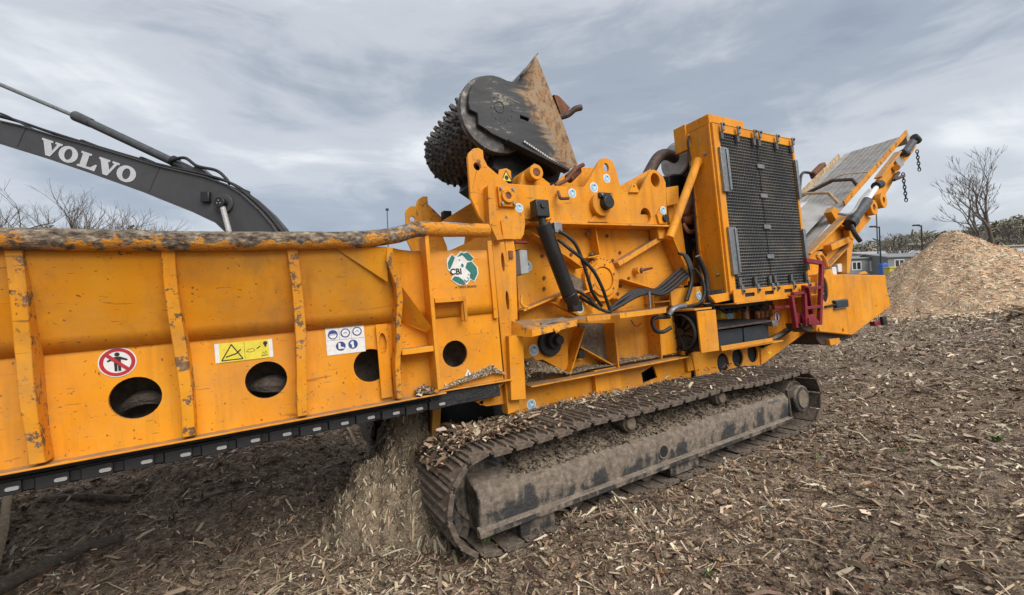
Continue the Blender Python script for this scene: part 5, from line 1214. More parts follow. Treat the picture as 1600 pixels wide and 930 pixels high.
MB().ring(ca, (0, 1, 0), .055, .135, .10, 28).build('hinge_eye', 'paint', cv, .006)
MB().ring(cb, (0, 1, 0), .055, .135, .10, 28).build('hinge_eye', 'paint', cv, .006)
for c_ in (ca, cb): MB().cyl(c_ + V((0, -.03, 0)), c_ + V((0, .05, 0)), .055, n=16).build('hinge_bush', 'rust', cv)
MB().plate([(9.96, 3.41), (10.798, 3.938), (11.185, 4.041), (11.788, 4.385), (12.07, 4.336), (11.554, 4.025), (11.02, 3.78), (10.673, 3.485), (10.256, 3.198), (10.031, 2.968), (9.816, 2.959), (9.763, 3.159)][::-1], YN, YN + .06).build('upper_cheek', 'paint', cv, .005)
MB().beam((9.894, 3.42, 3.477), (10.92, 3.42, 4.064), .03, .12).build('upper_flange', 'paint_chipped', cv, .004)
MB().plate([(10.71, 3.935), (11.015, 4.081), (11.157, 3.836), (10.919, 3.738)][::-1], 3.42, 3.46).build('head_plate', 'grey_paint', cv, .004)
MB().cyl(V((10.804, 3.43, 3.751)), V((10.646, 3.38, 3.72)), .06, n=16).build('head_boss', 'paint', cv, .004)
MB().cyl(bp(BL - .02, yn - .02, -.10), bp(BL - .02, yfr, -.10), .10, n=24).build('head_pulley', 'belt_rubber', cv)
MB().cyl((11.255, 3.42, 4.073), (11.878, 3.42, 4.461), .075, n=20).build('drive_motor', 'cylinder_grey', cv, .01)
MB().cyl((11.68, 3.38, 4.447), (11.854, 3.38, 4.375), .075, n=16).build('motor_cap', 'black_paint', cv, .015)
MB().cyl((11.007, 3.38, 4.058), (11.215, 3.38, 4.041), .065, n=16).build('motor_cap', 'black_paint', cv, .015)
MB().beam(bp(BL - 1.45, yfr + .12, .10), bp(BL - .85, yfr + .12, .10), .14, .16, BN).build('far_motor', 'rust', cv, .03)
MB().tube([bp(BL - 1.4, yfr + .12, .14), bp(BL - 1.75, yfr + .16, .30), bp(BL - 2.15, yfr + .14, .05)], .03, 8, 6).build('hose', 'rubber', cv)
MB().tube([(10.834, 3.42, 3.648), (10.372, 3.36, 3.457), (10.49, 3.34, 3.484), (10.866, 3.36, 3.568)], .03, 8, 5).build('chain_hook', 'exhaust', cv)
# lift ram of the conveyor
MB().cyl((8.324, 3.3, 2.581), (9.042, 3.32, 2.968), .088, n=28).build('ram_barrel', 'cylinder_grey', cv, .01)
MB().cyl((9.015, 3.32, 2.956), (9.596, 3.34, 3.278), .042, n=18).build('ram_rod', 'trim_white', cv)
MB().cyl((9.518, 3.34, 3.273), (9.737, 3.34, 3.323), .075, n=16).build('ram_rod_eye', 'black_paint', cv, .01)
MB().cyl((8.248, 3.3, 2.537), (8.398, 3.3, 2.614), .10, n=24).build('ram_gland', 'black_paint', cv, .008)
MB().tube([(8.234, 3.26, 2.528), (8.228, 3.22, 2.374), (8.323, 3.2, 2.256)], .035, 10, 4).build('ram_hose', 'rubber', cv)
MB().tube([(8.193, 3.4, 2.749), (8.204, 3.3, 2.714), (8.43, 3.28, 2.77), (8.811, 3.3, 3.007), (9.247, 3.34, 3.188)], .022, 8, 5).build('ram_pipe', 'skirt_rubber', cv)
def hang_chain(p, n, name):
    c = empty(name, cv)
    for k in range(n):
        q_ = V(p) + V((0, 0, -.062 * k)); e = V((.022, 0, 0)) if k % 2 else V((0, .022, 0))
        pts = [q_ + e * math.cos(t) + V((0, 0,   .042 * math.sin(t))) for t in [R(45 * j) for j in range(9)]]
        MB().tube(pts, .009, 6, 0, caps=False).build('link', 'dark_steel', c)
hang_chain((10.843, 3.36, 3.592), 9, 'hanging_chain')
hang_chain((11.823, 3.4, 4.164), 7, 'hanging_chain')

# --- rear tool box / magnet housing and folding ladder
rb = empty('rear_box', g)
YB = 3.2
MB().plate([(6.919, 1.779), (9.107, 1.677), (9.092, 1.437), (9.188, 1.148), (7.712, 0.805), (6.689, 0.969)][::-1], YB, YB + .9,
           [(*(7.048, 1.54), .10, .18)]).build('housing', 'paint', rb, .012)
gx, gz_ = (7.048, 1.54)
mb = MB()
for k in range(-4, 5):
    h_ = .18 * math.sqrt(max(0, 1 - (k / 5) ** 2)); mb.beam((gx + .02 * k, YB + .02, gz_ - h_), (gx + .02 * k, YB + .02, gz_ + h_), .008, .008)
for k in range(-8, 9):
    h_ = .10 * math.sqrt(max(0, 1 - (k / 9) ** 2)); mb.beam((gx - h_, YB + .02, gz_ + .02 * k), (gx + h_, YB + .02, gz_ + .02 * k), .008, .008)
tag(mb.build('vent_grille', 'dark_steel', rb), kind='stuff')
MB().box((gx - .12, YB + .06, gz_ - .2), (gx + .12, YB + .08, gz_ + .2)).build('vent_back', 'radiator_core', rb)
q_ = V((7.411, 3.2, 1.308)); lt = MB().box(q_ + V((-.18, -.05, -.05)), q_ + V((.18, 0, .05))).build('latch', 'battery_plastic', rb, .01)
MB().box(q_ + V((-.2, -.04, .052)), q_ + V((.2, 0, .066))).box(q_ + V((-.2, -.04, -.066)), q_ + V((.2, 0, -.052))).build('latch_frame', 'galvanised', lt, .003)
MB().cyl(q_ + V((-.45, -.02, -.01)), q_ + V((-.15, -.02, 0)), .016, n=8).build('latch_handle', 'rubber', lt)
MB().plate([(6.881, 0.949), (7.976, 0.786), (7.943, 0.739), (7.512, 0.737), (7.504, 0.699), (6.98, 0.742), (6.874, 0.838)][::-1], 3.3, 3.9).build('under_frame', 'exhaust', rb, .006)
MB().plate([(7.125, 0.811), (7.429, 0.796), (7.428, 0.709), (7.141, 0.715)][::-1], 3.25, 3.4).build('under_bracket', 'paint', rb, .005)
for q_ in ((6.748, 3.2, 0.999), (7.44, 3.2, 0.93)): bolt(rb, q_, r=.03, h=.02, mat='paint')
MB().plate([(7.114, 1.759), (7.168, 1.834), (7.301, 1.839), (7.357, 1.75)][::-1], 3.2, 3.3).build('lifting_lug', 'paint', rb, .004)
MB().plate([(8.358, 1.728), (8.457, 1.766), (8.594, 1.772), (8.698, 1.726)][::-1], 3.28, 3.32).build('lifting_lug', 'paint', rb, .004)
MB().box(V((8.766, 3.22, 0.914)) - V((.2, 0, .05)), V((8.766, 3.22, 0.914)) + V((.12, .08, .02))).build('tail_light', 'red_paint', rb, .01)
MB().box(V((8.822, 3.18, 0.918)) - V((.06, 0, .06)), V((8.822, 3.18, 0.918)) + V((.08, .05, .08))).build('tail_lamp_bracket', 'dark_steel', rb, .01)
for q_ in (((8.017, 3.5, 1.806)), ((8.219, 3.5, 1.853))): MB().box(V(q_) - V((.07, .03, .06)), V(q_) + V((.07, .05, .08))).build('work_lamp', 'trim_white', rb, .01)
MB().box((6.75, 3.3, 1.15), (7.6, yf(3.3), 1.75)).build('rear_cross_box', 'paint', rb, .01)
ld = empty('folding_ladder', g)
YL = 3.08
def lbar(a, b, w=.05): return MB().beam(a, b, w, .05).build('rail', 'red_paint', ld, .004)
lbar((6.786, 3.08, 1.951), (6.525, 3.08, 1.082), .06); lbar((6.78, 3.08, 1.924), (6.349, 3.08, 1.969), .06)
lbar((6.246, 3.08, 1.634), (6.164, 3.08, 1.091)); lbar((5.908, 3.08, 1.517), (5.93, 3.08, 1.097)); lbar((6.22, 3.03, 1.614), (6.571, 3.18, 1.098), .04)
for a, b in (((6.237, 3.08, 1.592), (6.688, 3.08, 1.585)), ((6.182, 3.08, 1.329), (6.595, 3.08, 1.324)), ((5.686, 3.2, 1.381), (6.236, 3.2, 1.366)), ((5.943, 3.08, 1.54), (6.226, 3.08, 1.54)), ((6.188, 3.08, 1.208), (6.386, 3.08, 1.217))): MB().beam(a, b, .04, .05).build('rung', 'red_paint', ld, .004)
MB().plate([(6.189, 1.199), (6.32, 1.204), (6.453, 1.123), (6.41, 1.084), (6.171, 1.115)][::-1], 3.03, 3.10).build('foot_plate', 'red_paint', ld, .004)
MB().plate([(6.056, 1.273), (6.247, 1.275), (6.27, 1.073), (6.047, 1.078)][::-1], 3.13, 3.18).build('hinge_plate', 'red_paint', ld, .004)
MB().plate([(6.095, 1.141), (6.376, 1.088), (6.43, 1.031), (6.291, 1.001), (6.142, 1.059)][::-1], 3.1, 3.3).build('pivot_bracket', 'exhaust', ld, .006)
MB().tube([(6.766, 3.1, 1.982), (6.724, 3.1, 2.028), (6.833, 3.1, 2.044), (6.921, 3.1, 1.96), (6.956, 3.1, 1.876)], .025, 8, 4).build('grab_hook', 'paint', ld)

# --- round service stickers
def sticker(q_, r):
    x, y, z = q_; s = flat('sticker', disc_pts(x, z, r, 24), y - .001, 'white_vinyl', g)
    flat('blue_field', disc_pts(x, z, r * .80, 20), y - .0027, 'pale_blue_vinyl', s)
    flat('pictogram', [(x - r * .4, z + r * .3), (x + r * .1, z - r * .5), (x + r * .45, z - r * .1), (x + r * .05, z + r * .1)], y - .0044, 'white_vinyl', s)
    flat('pictogram', [(x - r * .1, z + r * .5), (x + r * .2, z + r * .2), (x + r * .3, z + r * .5)], y - .0044, 'print_black', s)
for q_, r in (((2.004, 3.26, 2.564), .042), ((2.401, 3.46, 2.72), .05), ((2.782, 3.46, 2.799), .05), ((3.081, 3.46, 2.878), .055), ((3.275, 3.46, 2.989), .05), ((2.194, 3.54, 1.254), .055), ((2.085, 3.5, 0.755), .05), ((4.592, 3.46, 1.628), .05), ((2.72, 3.438, 1.612), .05), ((2.259, 3.62, 2.079), .055), ((4.078, 3.433, 2.66), .05), ((5.377, 3.6, 1.33), .07), ((5.272, 3.2, 1.582), .045)): sticker(q_, r)
MB().plate([(4.104, 1.734), (4.722, 1.741), (4.699, 1.526), (4.097, 1.538)][::-1], 3.465, 3.5).build('lower_cover', 'paint', bay, .004)
# small control box on the post
cb_ = empty('control_box', g)
MB().plate([(2.026, 2.199), (2.109, 2.198), (2.107, 1.982), (2.023, 1.973)][::-1], 3.36, 3.52).build('case', 'grey_paint', cb_, .006)
MB().plate([(2.037, 2.212), (2.051, 2.212), (2.046, 1.971), (2.032, 1.971)][::-1], 3.38, 3.55).build('back_plate', 'dark_steel', cb_)

# --- crawlers
def crawler(mir):
    t = empty('crawler', g)
    Y = (lambda y: yf(y)) if mir else (lambda y: y)
    y0, y1 = 2.68, 3.43
    # pitch line of the shoe plates (x, z): idler left, sprocket right
    path = arc(1.255, .37, .335, 90, 270, 20)[:]
    bottom = [(1.255 + (5.22 - 1.255) * k / 40, .035) for k in range(1, 40)]
    rear = arc(5.22, .345, .31, -90, 90, 18)
    top = []
    for k in range(1, 60):
        u = k / 60; x = 5.22 + (1.255 - 5.22) * u; z = .655 + .05 * u; sag = .022 * abs(math.sin(u * math.pi * 2.6)); top.append((x, z + .028 * math.sin(math.pi * u) - sag))
    loop = path + bottom + rear + top
    L = [V((x, 0, z)) for x, z in loop]; L.append(L[0]); acc = [0]
    for a, b in zip(L, L[1:]): acc.append(acc[-1] + (b - a).length)
    N = 56; pitch = acc[-1] / N
    def at(s):
        s %= acc[-1]
        for i in range(len(acc) - 1):
            if acc[i + 1] >= s: f_ = (s - acc[i]) / max(1e-6, acc[i + 1] - acc[i]); return L[i].lerp(L[i + 1], f_)
    mb = MB(); a = -pitch * .5; b = pitch * .5; w = (y1 - y0) / 2
    # shoe: plate with three grouser bars, local x along travel, z outwards
    prof = [(a + .004, -.006), (b - .0, -.006), (b + .012, .002), (b + .012, .012), (a + .052, .012), (a + .046, .034), (a + .034, .034), (a + .03, .012), (a + .0, .012)]
    prof = [(a + .012, -.004), (b + .004, .004), (b + .004, .014), (a + .012, .010)]
    n = len(prof)
    mb.add([(x, -w, z) for x, z in prof] + [(x, w, z) for x, z in prof], [tuple(range(n)), tuple(range(2 * n - 1, n - 1, -1))] + [(i, n + i, n + (i + 1) % n, (i + 1) % n) for i in range(n)])
    for x, u0, u1, hh in ((-.062, -w + .05, w - .04, .030), (-.006, -w + .12, w - .12, .038), (.052, -w + .05, w - .04, .030)):
        mb.add([(x - .014, u0, .008), (x + .014, u0, .008), (x + .014, u1, .008), (x - .014, u1, .008), (x - .007, u0 + .012, hh), (x + .007, u0 + .012, hh), (x + .007, u1 - .012, hh), (x - .007, u1 - .012, hh)], [(4, 5, 6, 7), (0, 1, 5, 4), (1, 2, 6, 5), (2, 3, 7, 6), (3, 0, 4, 7)])
    mb.box((a + .03, -w - .006, -.016), (b - .012, -w + .012, .02)); mb.box((a + .03, w - .012, -.016), (b - .012, w + .006, .02))
    sm = mb.mesh('track_shoe')
    lk = MB().box((a - .01, -.13, -.075), (b - .01, -.085, -.001)).box((a + .02, .085, -.075), (b + .02, .13, -.001)).cyl((0, -.14, -.045), (0, .14, -.045), .028, n=10).mesh('track_link')
    ch = empty('shoe_chain', t)
    for k in range(N):
        p = at((k + .5) * pitch); q_ = at((k + .5) * pitch + .02); d = (q_ - p).normalized(); nrm = Vector((-d.z, 0, d.x))
        if nrm.dot(p - V((3.2, 0, .36))) < 0: nrm = -nrm
        # keep a right handed frame
        yv = nrm.cross(d)
        for me_, nm, mt in ((sm, 'track_shoe', 'track_steel'), (lk, 'track_link', 'track_steel')):
            if not me_.materials: me_.materials.append(MATS[mt])
            o = bpy.data.objects.new(nm, me_); col.objects.link(o); o.parent = ch
            jit = random.uniform(-.006, .006)
            mt_ = Matrix((d, yv, nrm)).transposed().to_4x4(); mt_.translation = V((p.x, Y((y0 + y1) / 2), p.z)) + nrm * jit; o.matrix_local = mt_
            if nm == 'track_shoe': b_ = o.modifiers.new('edge', 'BEVEL'); b_.width = .003; b_.segments = 1; b_.limit_method = 'ANGLE'
    # idler, sprocket, frame
    c0, c1 = V((1.255, Y(2.93), .37)), V((1.255, Y(3.2), .37))
    wh = MB().cyl(c0, c1, .285, n=48).build('idler', 'track_frame', t, .012)
    MB().ring(c0 + V((0, 0, 0)), (0, 1, 0), .19, .215, .03, 44).build('idler_rim', 'track_frame', wh, .004)
    sp = MB().cyl((5.22, Y(2.98), .345), (5.22, Y(3.2), .345), .24, n=40).build('sprocket', 'track_steel', t, .01)
    for k in range(13):
        tt = 2 * math.pi * k / 13; d = V((math.cos(tt), 0, math.sin(tt)))
        MB().beam(V((5.22, Y(3.07), .345)) + d * .22, V((5.22, Y(3.07), .345)) + d * .285, .05, .06, (0, 1, 0)).build('sprocket_tooth', 'track_steel', sp, .006)
    fd = MB().cyl((5.22, Y(2.72), .345), (5.22, Y(2.98), .345), .155, n=32).build('final_drive', 'track_frame', t, .015)
    MB().cyl((5.22, Y(2.80), .345), (5.22, Y(2.98), .345), .20, n=32).build('drive_flange', 'track_frame', fd, .01)
    MB().cyl((5.22, Y(2.705), .345), (5.22, Y(2.73), .345), .10, n=24).build('drive_cover', 'caked_mud', fd, .006)
    sec = [(2.735, .14), (2.712, .40), (2.74, .452), (2.80, .475), (3.05, .545), (3.3, .50), (3.33, .14)]
    sec = [(Y(a), b) for a, b in sec]
    MB().xprism(sec, 1.14, 4.93).build('track_frame', 'track_frame', t, .015)
    MB().xprism([(Y(a), b) for a, b in ((2.69, .155), (2.69, .20), (2.75, .215), (2.75, .14))], 1.12, 4.93).build('frame_rail', 'track_frame', t, .006)
    MB().box((4.915, Y(2.705), .17), (4.945, Y(2.74), .50)).build('frame_end_rib', 'track_frame', t, .004) if not mir else None
    if not mir:
        MB().ring((2.92, 2.722, .30), (0, 1, 0), .05, .062, .02, 28).build('grease_port', 'track_frame', t, .003)
        MB().cyl((2.92, 2.722, .30), (2.92, 2.716, .30), .05, n=24).build('port_hole', 'radiator_core', t)
        MB().box((4.56, 2.716, .36), (4.72, 2.722, .43)).build('name_plate', 'galvanised', t)
        MB().box((1.45, 2.74, .02), (1.75, 2.95, .17)).build('rock_guard', 'track_frame', t, .01)
        MB().box((3.0, 2.73, .05), (3.38, 2.95, .17)).build('rock_guard', 'track_frame', t, .01)
        # lumps of mud along the top of the frame
        for x, nm in ((2.60, 0), (3.83, 1)):
            r_ = MB().cyl((x, 2.76, .605), (x, 3.1, .605), .072, n=26).build('carrier_roller', 'track_steel', t, .006)
            MB().cyl((x, 2.735, .605), (x, 2.77, .605), .05, .058, 20).build('roller_cap', 'caked_mud', r_, .006)
            MB().beam((x, 3.05, .5), (x, 3.05, .6), .06, .06).build('roller_bracket', 'track_frame', r_)
        for k in range(9):
            x = 1.62 + k * .40
            MB().cyl((x, 2.84, .115), (x, 3.2, .115), .085, n=22).build('bottom_roller', 'track_steel', t, .006)
    return t
crawler(False); crawler(True)

# sawdust and bark lying on ledges of the machine
def ledge_dust(name, label, x0, x1, y0, y1, zfun, hfun, n, tints, size=.016):
    nx_, ny_ = 40, 8; vs = []; fs = []
    for i in range(nx_ + 1):
        for j in range(ny_ + 1):
            u, v = i / nx_, j / ny_; x = x0 + (x1 - x0) * u; y = y0 + (y1 - y0) * v
            h = hfun(u) * (0.35 + 0.65 * v) * min(1, 6 * u, 6 * (1 - u)) * (1 + .3 * noise.noise((x * 14, y * 14, 3)))
            vs.append((x, y, zfun(x) + max(h, .001)))
    for i in range(nx_):
        for j in range(ny_): a = i * (ny_ + 1) + j; fs.append((a, a + ny_ + 1, a + ny_ + 2, a + 1))
    me = bpy.data.meshes.new(name); me.from_pydata(vs, [], fs); me.update()
    o = put(name, me, 'heap_dust', None, smooth=80); o.matrix_world = MACH
    tag(o, label, 'sawdust', kind='stuff')
    P_ = []
    for _ in range(n):
        u, v = random.random(), random.random(); x = x0 + (x1 - x0) * u; y = y0 + (y1 - y0) * v
        h = hfun(u) * (0.35 + 0.65 * v) * min(1, 6 * u, 6 * (1 - u)); P_.append((x, y, zfun(x) + h))
    k = np.exp(rng.normal(0, .4, n))
    tag(slivers('chips', P_, np.tile(np.array([0, -.4, .92]), (n, 1)), size * k, size * .3 * k, pick_tints(n, tints), parent=o), kind='stuff')
zl = lambda x: 1.10 + (x - 1.10) * .035
ledge_dust('ledge_sawdust', 'sawdust drift on the hopper end ledge below the round hole', 1.10, 1.66, 3.16, 3.198, lambda x: 1.098 + (x - 1.1) * .06, lambda u: .015 + .10 * u ** 1.2, 900, DUSTC)
ledge_dust('bark_clump', 'small dark bark clump on the hopper flange', 0.90, 1.03, 3.11, 3.19, lambda x: 1.085, lambda u: .05, 260, MULCH, .03)
ledge_dust('bay_sawdust', 'sawdust filling the clean-out bay under the end bearing', 1.99, 2.52, 3.42, 3.575, lambda x: .985, lambda u: .23 * min(1, max(0.05, 1.25 - u * 1.15)), 2200, DUSTC[1:], .02)
fp = [(random.uniform(2.0, 2.55), 3.583, 0) for _ in range(1500)]
fp = [MACH @ V((x, y, random.uniform(.98, 1.22 - max(0, x - 2.2) * .55))) for x, y, _ in fp]; k = np.exp(rng.normal(0, .35, len(fp)))
bay_n = np.tile(np.array(MACH.to_3x3() @ V((0, -1, .2))), (len(fp), 1))
tag(slivers('bay_fibres', fp, bay_n, .026 * k, .006 * k, pick_tints(len(fp), DUSTC), tilt=.2), 'straw coloured fibres matted in the clean-out bay behind the post', 'sawdust', kind='stuff')
ledge_dust('flange_dust', 'thin line of sawdust along the frame side flange', 2.5, 4.1, 3.44, 3.60, lambda x: .975, lambda u: .02 + .02 * math.sin(u * 9) ** 2, 900, DUSTC)
# bark and chips on the crawler
def crawler_dirt(n, x0, x1, ya, yb, label, tints, size, nm):
    P_ = []
    for _ in range(n):
        x = random.uniform(x0, x1); y = random.uniform(ya, yb)
        z = .737 if x > 1.25 else .37 + math.sqrt(max(0, .385 ** 2 - (x - 1.255) ** 2)); P_.append(MACH @ V((x, y, z + random.uniform(-.012, .012))))
    k = np.exp(rng.normal(0, .45, n))
    return tag(slivers(nm, P_, gnormal(n), size * k, size * .36 * k, pick_tints(n, tints)), label, 'debris', kind='stuff')
crawler_dirt(1700, .93, 1.75, 2.88, 3.42, 'bark and chips piled on the front of the crawler track', MULCH + [(.12, (.22, .10, .06)), (.16, (.40, .33, .23))], .034, 'track_debris')
crawler_dirt(800, 1.75, 3.1, 3.15, 3.45, 'pale chips lying on the crawler shoes beside the frame', DUSTC, .024, 'track_chips')
crawler_dirt(700, 1.6, 5.1, 2.74, 3.44, 'thin scatter of bark on top of the crawler shoes', MULCH, .028, 'track_scatter')
def mudz(x, y):
    v = (y - 2.735) / .5; e = min(1, max(0, (x - 1.35) / .35)) * min(1, max(0, (5.0 - x) / .8))
    return .435 + (.03 + .21 * min(1, v * 1.7) * e * (1 + .3 * noise.noise((x * 2.2, 1, 1)))) * min(1, v * 8 + .1) + .022 * noise.noise((x * 6, y * 6, 0)) + .012 * noise.noise((x * 17, y * 17, 5))
nx_, ny_ = 150, 16
vs = [(1.3 + 3.65 * i / nx_, 2.735 + .5 * j / ny_, mudz(1.3 + 3.65 * i / nx_, 2.735 + .5 * j / ny_)) for i in range(nx_ + 1) for j in range(ny_ + 1)]
fs = [(i * (ny_ + 1) + j, (i + 1) * (ny_ + 1) + j, (i + 1) * (ny_ + 1) + j + 1, i * (ny_ + 1) + j + 1) for i in range(nx_) for j in range(ny_)]
me = bpy.data.meshes.new('frame_mud'); me.from_pydata(vs, [], fs); me.update()
o = put('frame_mud', me, 'caked_mud', None, smooth=80); o.matrix_world = MACH
tag(o, 'bank of packed mud lying along the top of the crawler frame', 'mud', kind='stuff')
P_ = []; N_ = []
for _ in range(11000):
    x = random.uniform(1.4, 4.9); v = random.random(); y = 2.75 + .45 * v; z = mudz(x, y) + .004; P_.append(MACH @ V((x, y, z))); 
k = np.exp(rng.normal(0, .4, len(P_)))
tag(slivers('frame_dirt', P_, gnormal(len(P_)), .024 * k, .009 * k, pick_tints(len(P_), [(0.4, (.13, .10, .075)), (.3, (.20, .16, .12)), (.2, (.07, .05, .038)), (.1, (.34, .28, .2))])), 'dirt and fine chips packed on the crawler frame', 'debris', kind='stuff')

# ---------------------------------------------------------------- excavator standing behind the hopper
ex = empty('excavator')
tag(ex, 'charcoal excavator boom with silver lettering rising behind the hopper', 'excavator')
YX = 9.50
top = [(-14.546, 6.997), (-13, 6.523), (-11.313, 6.03), (-10.821, 5.901), (-10.189, 5.683), (-9.416, 5.446), (-8.42, 5.117), (-7.83, 4.914), (-6.789, 4.64), (-6.327, 4.455), (-6.021, 4.247), (-5.622, 3.866), (-5.348, 3.531), (-5.16, 3.199), (-4.877, 2.268), (-4.706, 1.411)]
bot = [(-5.358, 1.432), (-5.752, 2.437), (-6.086, 3.086), (-6.36, 3.406), (-6.58, 3.626), (-7.082, 3.883), (-7.712, 4.158), (-8.16, 4.357), (-9.295, 4.804), (-10.248, 5.16), (-10.88, 5.378), (-11.329, 5.534), (-13.005, 6.353), (-14.555, 6.714)]
boom = MB().plate((top + bot)[::-1], YX, YX + .62).build('boom', 'boom_grey', ex, .02)
for pts in (top[2:], bot[1:-1]):
    mb = MB()
    for a, b in zip(pts, pts[1:]): mb.beam((a[0], YX + .31, a[1]), (b[0], YX + .31, b[1]), .03, .70)
    mb.build('flange', 'boom_grey', boom, .005)
MB().beam((*[(-7.831, 4.885)[0], YX - .004], (-7.831, 4.885)[1]), (*[(-8.075, 4.34)[0], YX - .004], (-8.075, 4.34)[1]), .02, .012).build('weld_seam', 'boom_grey', boom)
MB().beam((*[(-10.78, 5.857)[0], YX - .004], (-10.78, 5.857)[1]), (*[(-10.962, 5.466)[0], YX - .004], (-10.962, 5.466)[1]), .02, .012).build('weld_seam', 'boom_grey', boom)
# silver lettering
o0 = V((*(-10.513, 5.31), 0)); o1 = V((*(-8.269, 4.481), 0)); dx = (o1 - o0); LW = dx.length; dx.normalize(); dz = V((-dx.y, dx.x, 0))
LH = 0.345
def letter(name, polys, hole=None):
    mb = MB()
    f_ = lambda pts: [tuple((o0 + dx * (u * LH) + dz * (v * LH))[:2]) for u, v in pts]
    for i, pl in enumerate(polys): mb.plate(f_(pl), YX - .008 - .001 * i, YX - .002, [tuple(f_(hole))] if hole else [])
    mb.build(name, 'boom_silver', boom)
def V_(x): return [[(x, 1), (x + .78, 1), (x + .78, .88), (x + .64, .86), (x + .90, .38), (x + 1.10, .86), (x + .95, .88), (x + .95, 1), (x + 1.45, 1), (x + 1.45, .88), (x + 1.32, .86), (x + .88, 0), (x + .56, 0), (x + .12, .86), (x, .88)]]
def O_(x): return [arc(x + .66, .5, .66, 0, 350, 35, .53)], arc(x + .66, .5, .27, 0, 345, 23, .36)
sc_ = LW / LH / 7.28
fx = lambda polys: [[(u * sc_, v) for u, v in p] for p in polys]
letter('letter_v', fx(V_(0)))
a, h_ = O_(1.36); letter('letter_o', fx(a), [(u * sc_, v) for u, v in h_])
letter('letter_l', fx([[(2.80, 1), (3.55, 1), (3.55, .88), (3.40, .86), (3.40, .14), (3.72, .16), (3.98, .42), (4.10, .42), (4.06, 0), (2.80, 0), (2.80, .12), (2.95, .14), (2.95, .86), (2.80, .88)]]))
letter('letter_v', fx(V_(4.08)))
a, h_ = O_(5.50); letter('letter_o', fx(a), [(u * sc_, v) for u, v in h_])
# pin boss, boom ram, hydraulics
pc = V(((-6.397, 4.032)[0], YX, (-6.397, 4.032)[1]))
MB().cyl(pc + V((0, .1, 0)), pc + V((0, -.06, 0)), .21, n=32).build('pin_boss', 'boom_grey', ex, .01)
MB().cyl(pc + V((0, -.05, 0)), pc + V((0, -.19, 0)), .115, n=26).build('pin_cap', 'black_paint', ex, .01)
for k in range(3):
    t = R(90 + 120 * k); MB().cyl(pc + V((.04 * math.cos(t), -.19, .04 * math.sin(t))), pc + V((.04 * math.cos(t), -.202, .04 * math.sin(t))), .014, n=8).build('bolt', 'chrome', ex)
pr = V(((-6.175, 3.415)[0], YX - .12, (-6.175, 3.415)[1])); dd = (pr - pc).normalized()
MB().cyl(pc + V((0, -.10, 0)), pc + V((0, -.10, 0)) + dd * 1.25, .055, n=20).build('ram_rod', 'link_steel', ex)
MB().cyl(pc + V((0, -.10, 0)) + dd * 1.2, pc + V((0, -.10, 0)) + dd * 2.6, .12, n=20).build('ram_barrel', 'boom_grey', ex, .01)
vc = V(((-6.761, 4.185)[0], YX - .03, (-6.761, 4.185)[1])); MB().box(vc - V((.11, .06, .12)), vc + V((.08, .04, .12))).build('valve_block', 'black_paint', ex, .02)
def wx(p, dy=0.0): return (p[0], YX + dy, p[1])
MB().tube([wx((-14.644, 8.376), .31), wx((-11.288, 6.838), .31), wx((-9.931, 6.214), .31)], .045, 14, 0).build('arm_ram_rod', 'galvanised', ex)
MB().cyl(wx((-9.987, 6.244), .31), wx((-9.61, 6.062), .31), .115, .105, 20).build('arm_ram_gland', 'cylinder_grey', ex, .01)
MB().cyl(wx((-9.68, 6.092), .31), wx((-7.18, 4.822), .31), .095, n=22).build('arm_ram_barrel', 'cylinder_grey', ex, .01)
MB().ring(wx((-7.724, 5.123), .31), V(wx((-7.18, 4.822))) - V(wx((-9.68, 6.092))), .09, .125, .08, 20).build('ram_clamp', 'black_paint', ex)
MB().plate([(-7.365, 4.814), (-7.146, 5.006), (-6.732, 4.638)][::-1], YX + .2, YX + .42).build('ram_lug', 'boom_grey', ex, .01)
MB().tube([wx((-7.725, 5.109), .2), wx((-7.369, 5.14), .15), wx((-7.091, 4.947), .15), wx((-6.669, 4.835), .15), wx((-6.462, 4.658), .15), wx((-6.367, 4.513), .15)], .035, 8, 6).build('hose', 'rubber', ex)
for k in range(3):
    MB().tube([wx((-12.715, 6.557), .1 + .08 * k), wx((-11.309, 6.158), .1 + .08 * k), wx((-10.468, 5.848), .1 + .08 * k), wx((-9.486, 5.505), .1 + .08 * k), wx((-7.941, 5.002), .1 + .08 * k), wx((-6.815, 4.712), .1 + .08 * k), wx((-6.296, 4.511), .1 + .08 * k), wx((-5.936, 4.23), .1 + .08 * k), wx((-5.537, 3.849), .1 + .08 * k), wx((-5.183, 3.384), .1 + .08 * k)], .03, 8, 5).build('boom_pipe', 'rubber', ex)
for a in ((-9.598, 5.522), (-8.278, 5.098), (-6.089, 4.334)): MB().box(wx((a[0] - .03, a[1] - .05), .05), wx((a[0] + .03, a[1] + .07), .40)).build('pipe_clamp', 'dark_steel', ex, .006)
MB().tube([wx((-12.151, 6.468), -.02), wx((-11.308, 6.2), -.02), wx((-10.917, 6.004), -.02), wx((-10.471, 5.748), .05)], .02, 8, 5).build('hose', 'rubber', ex)
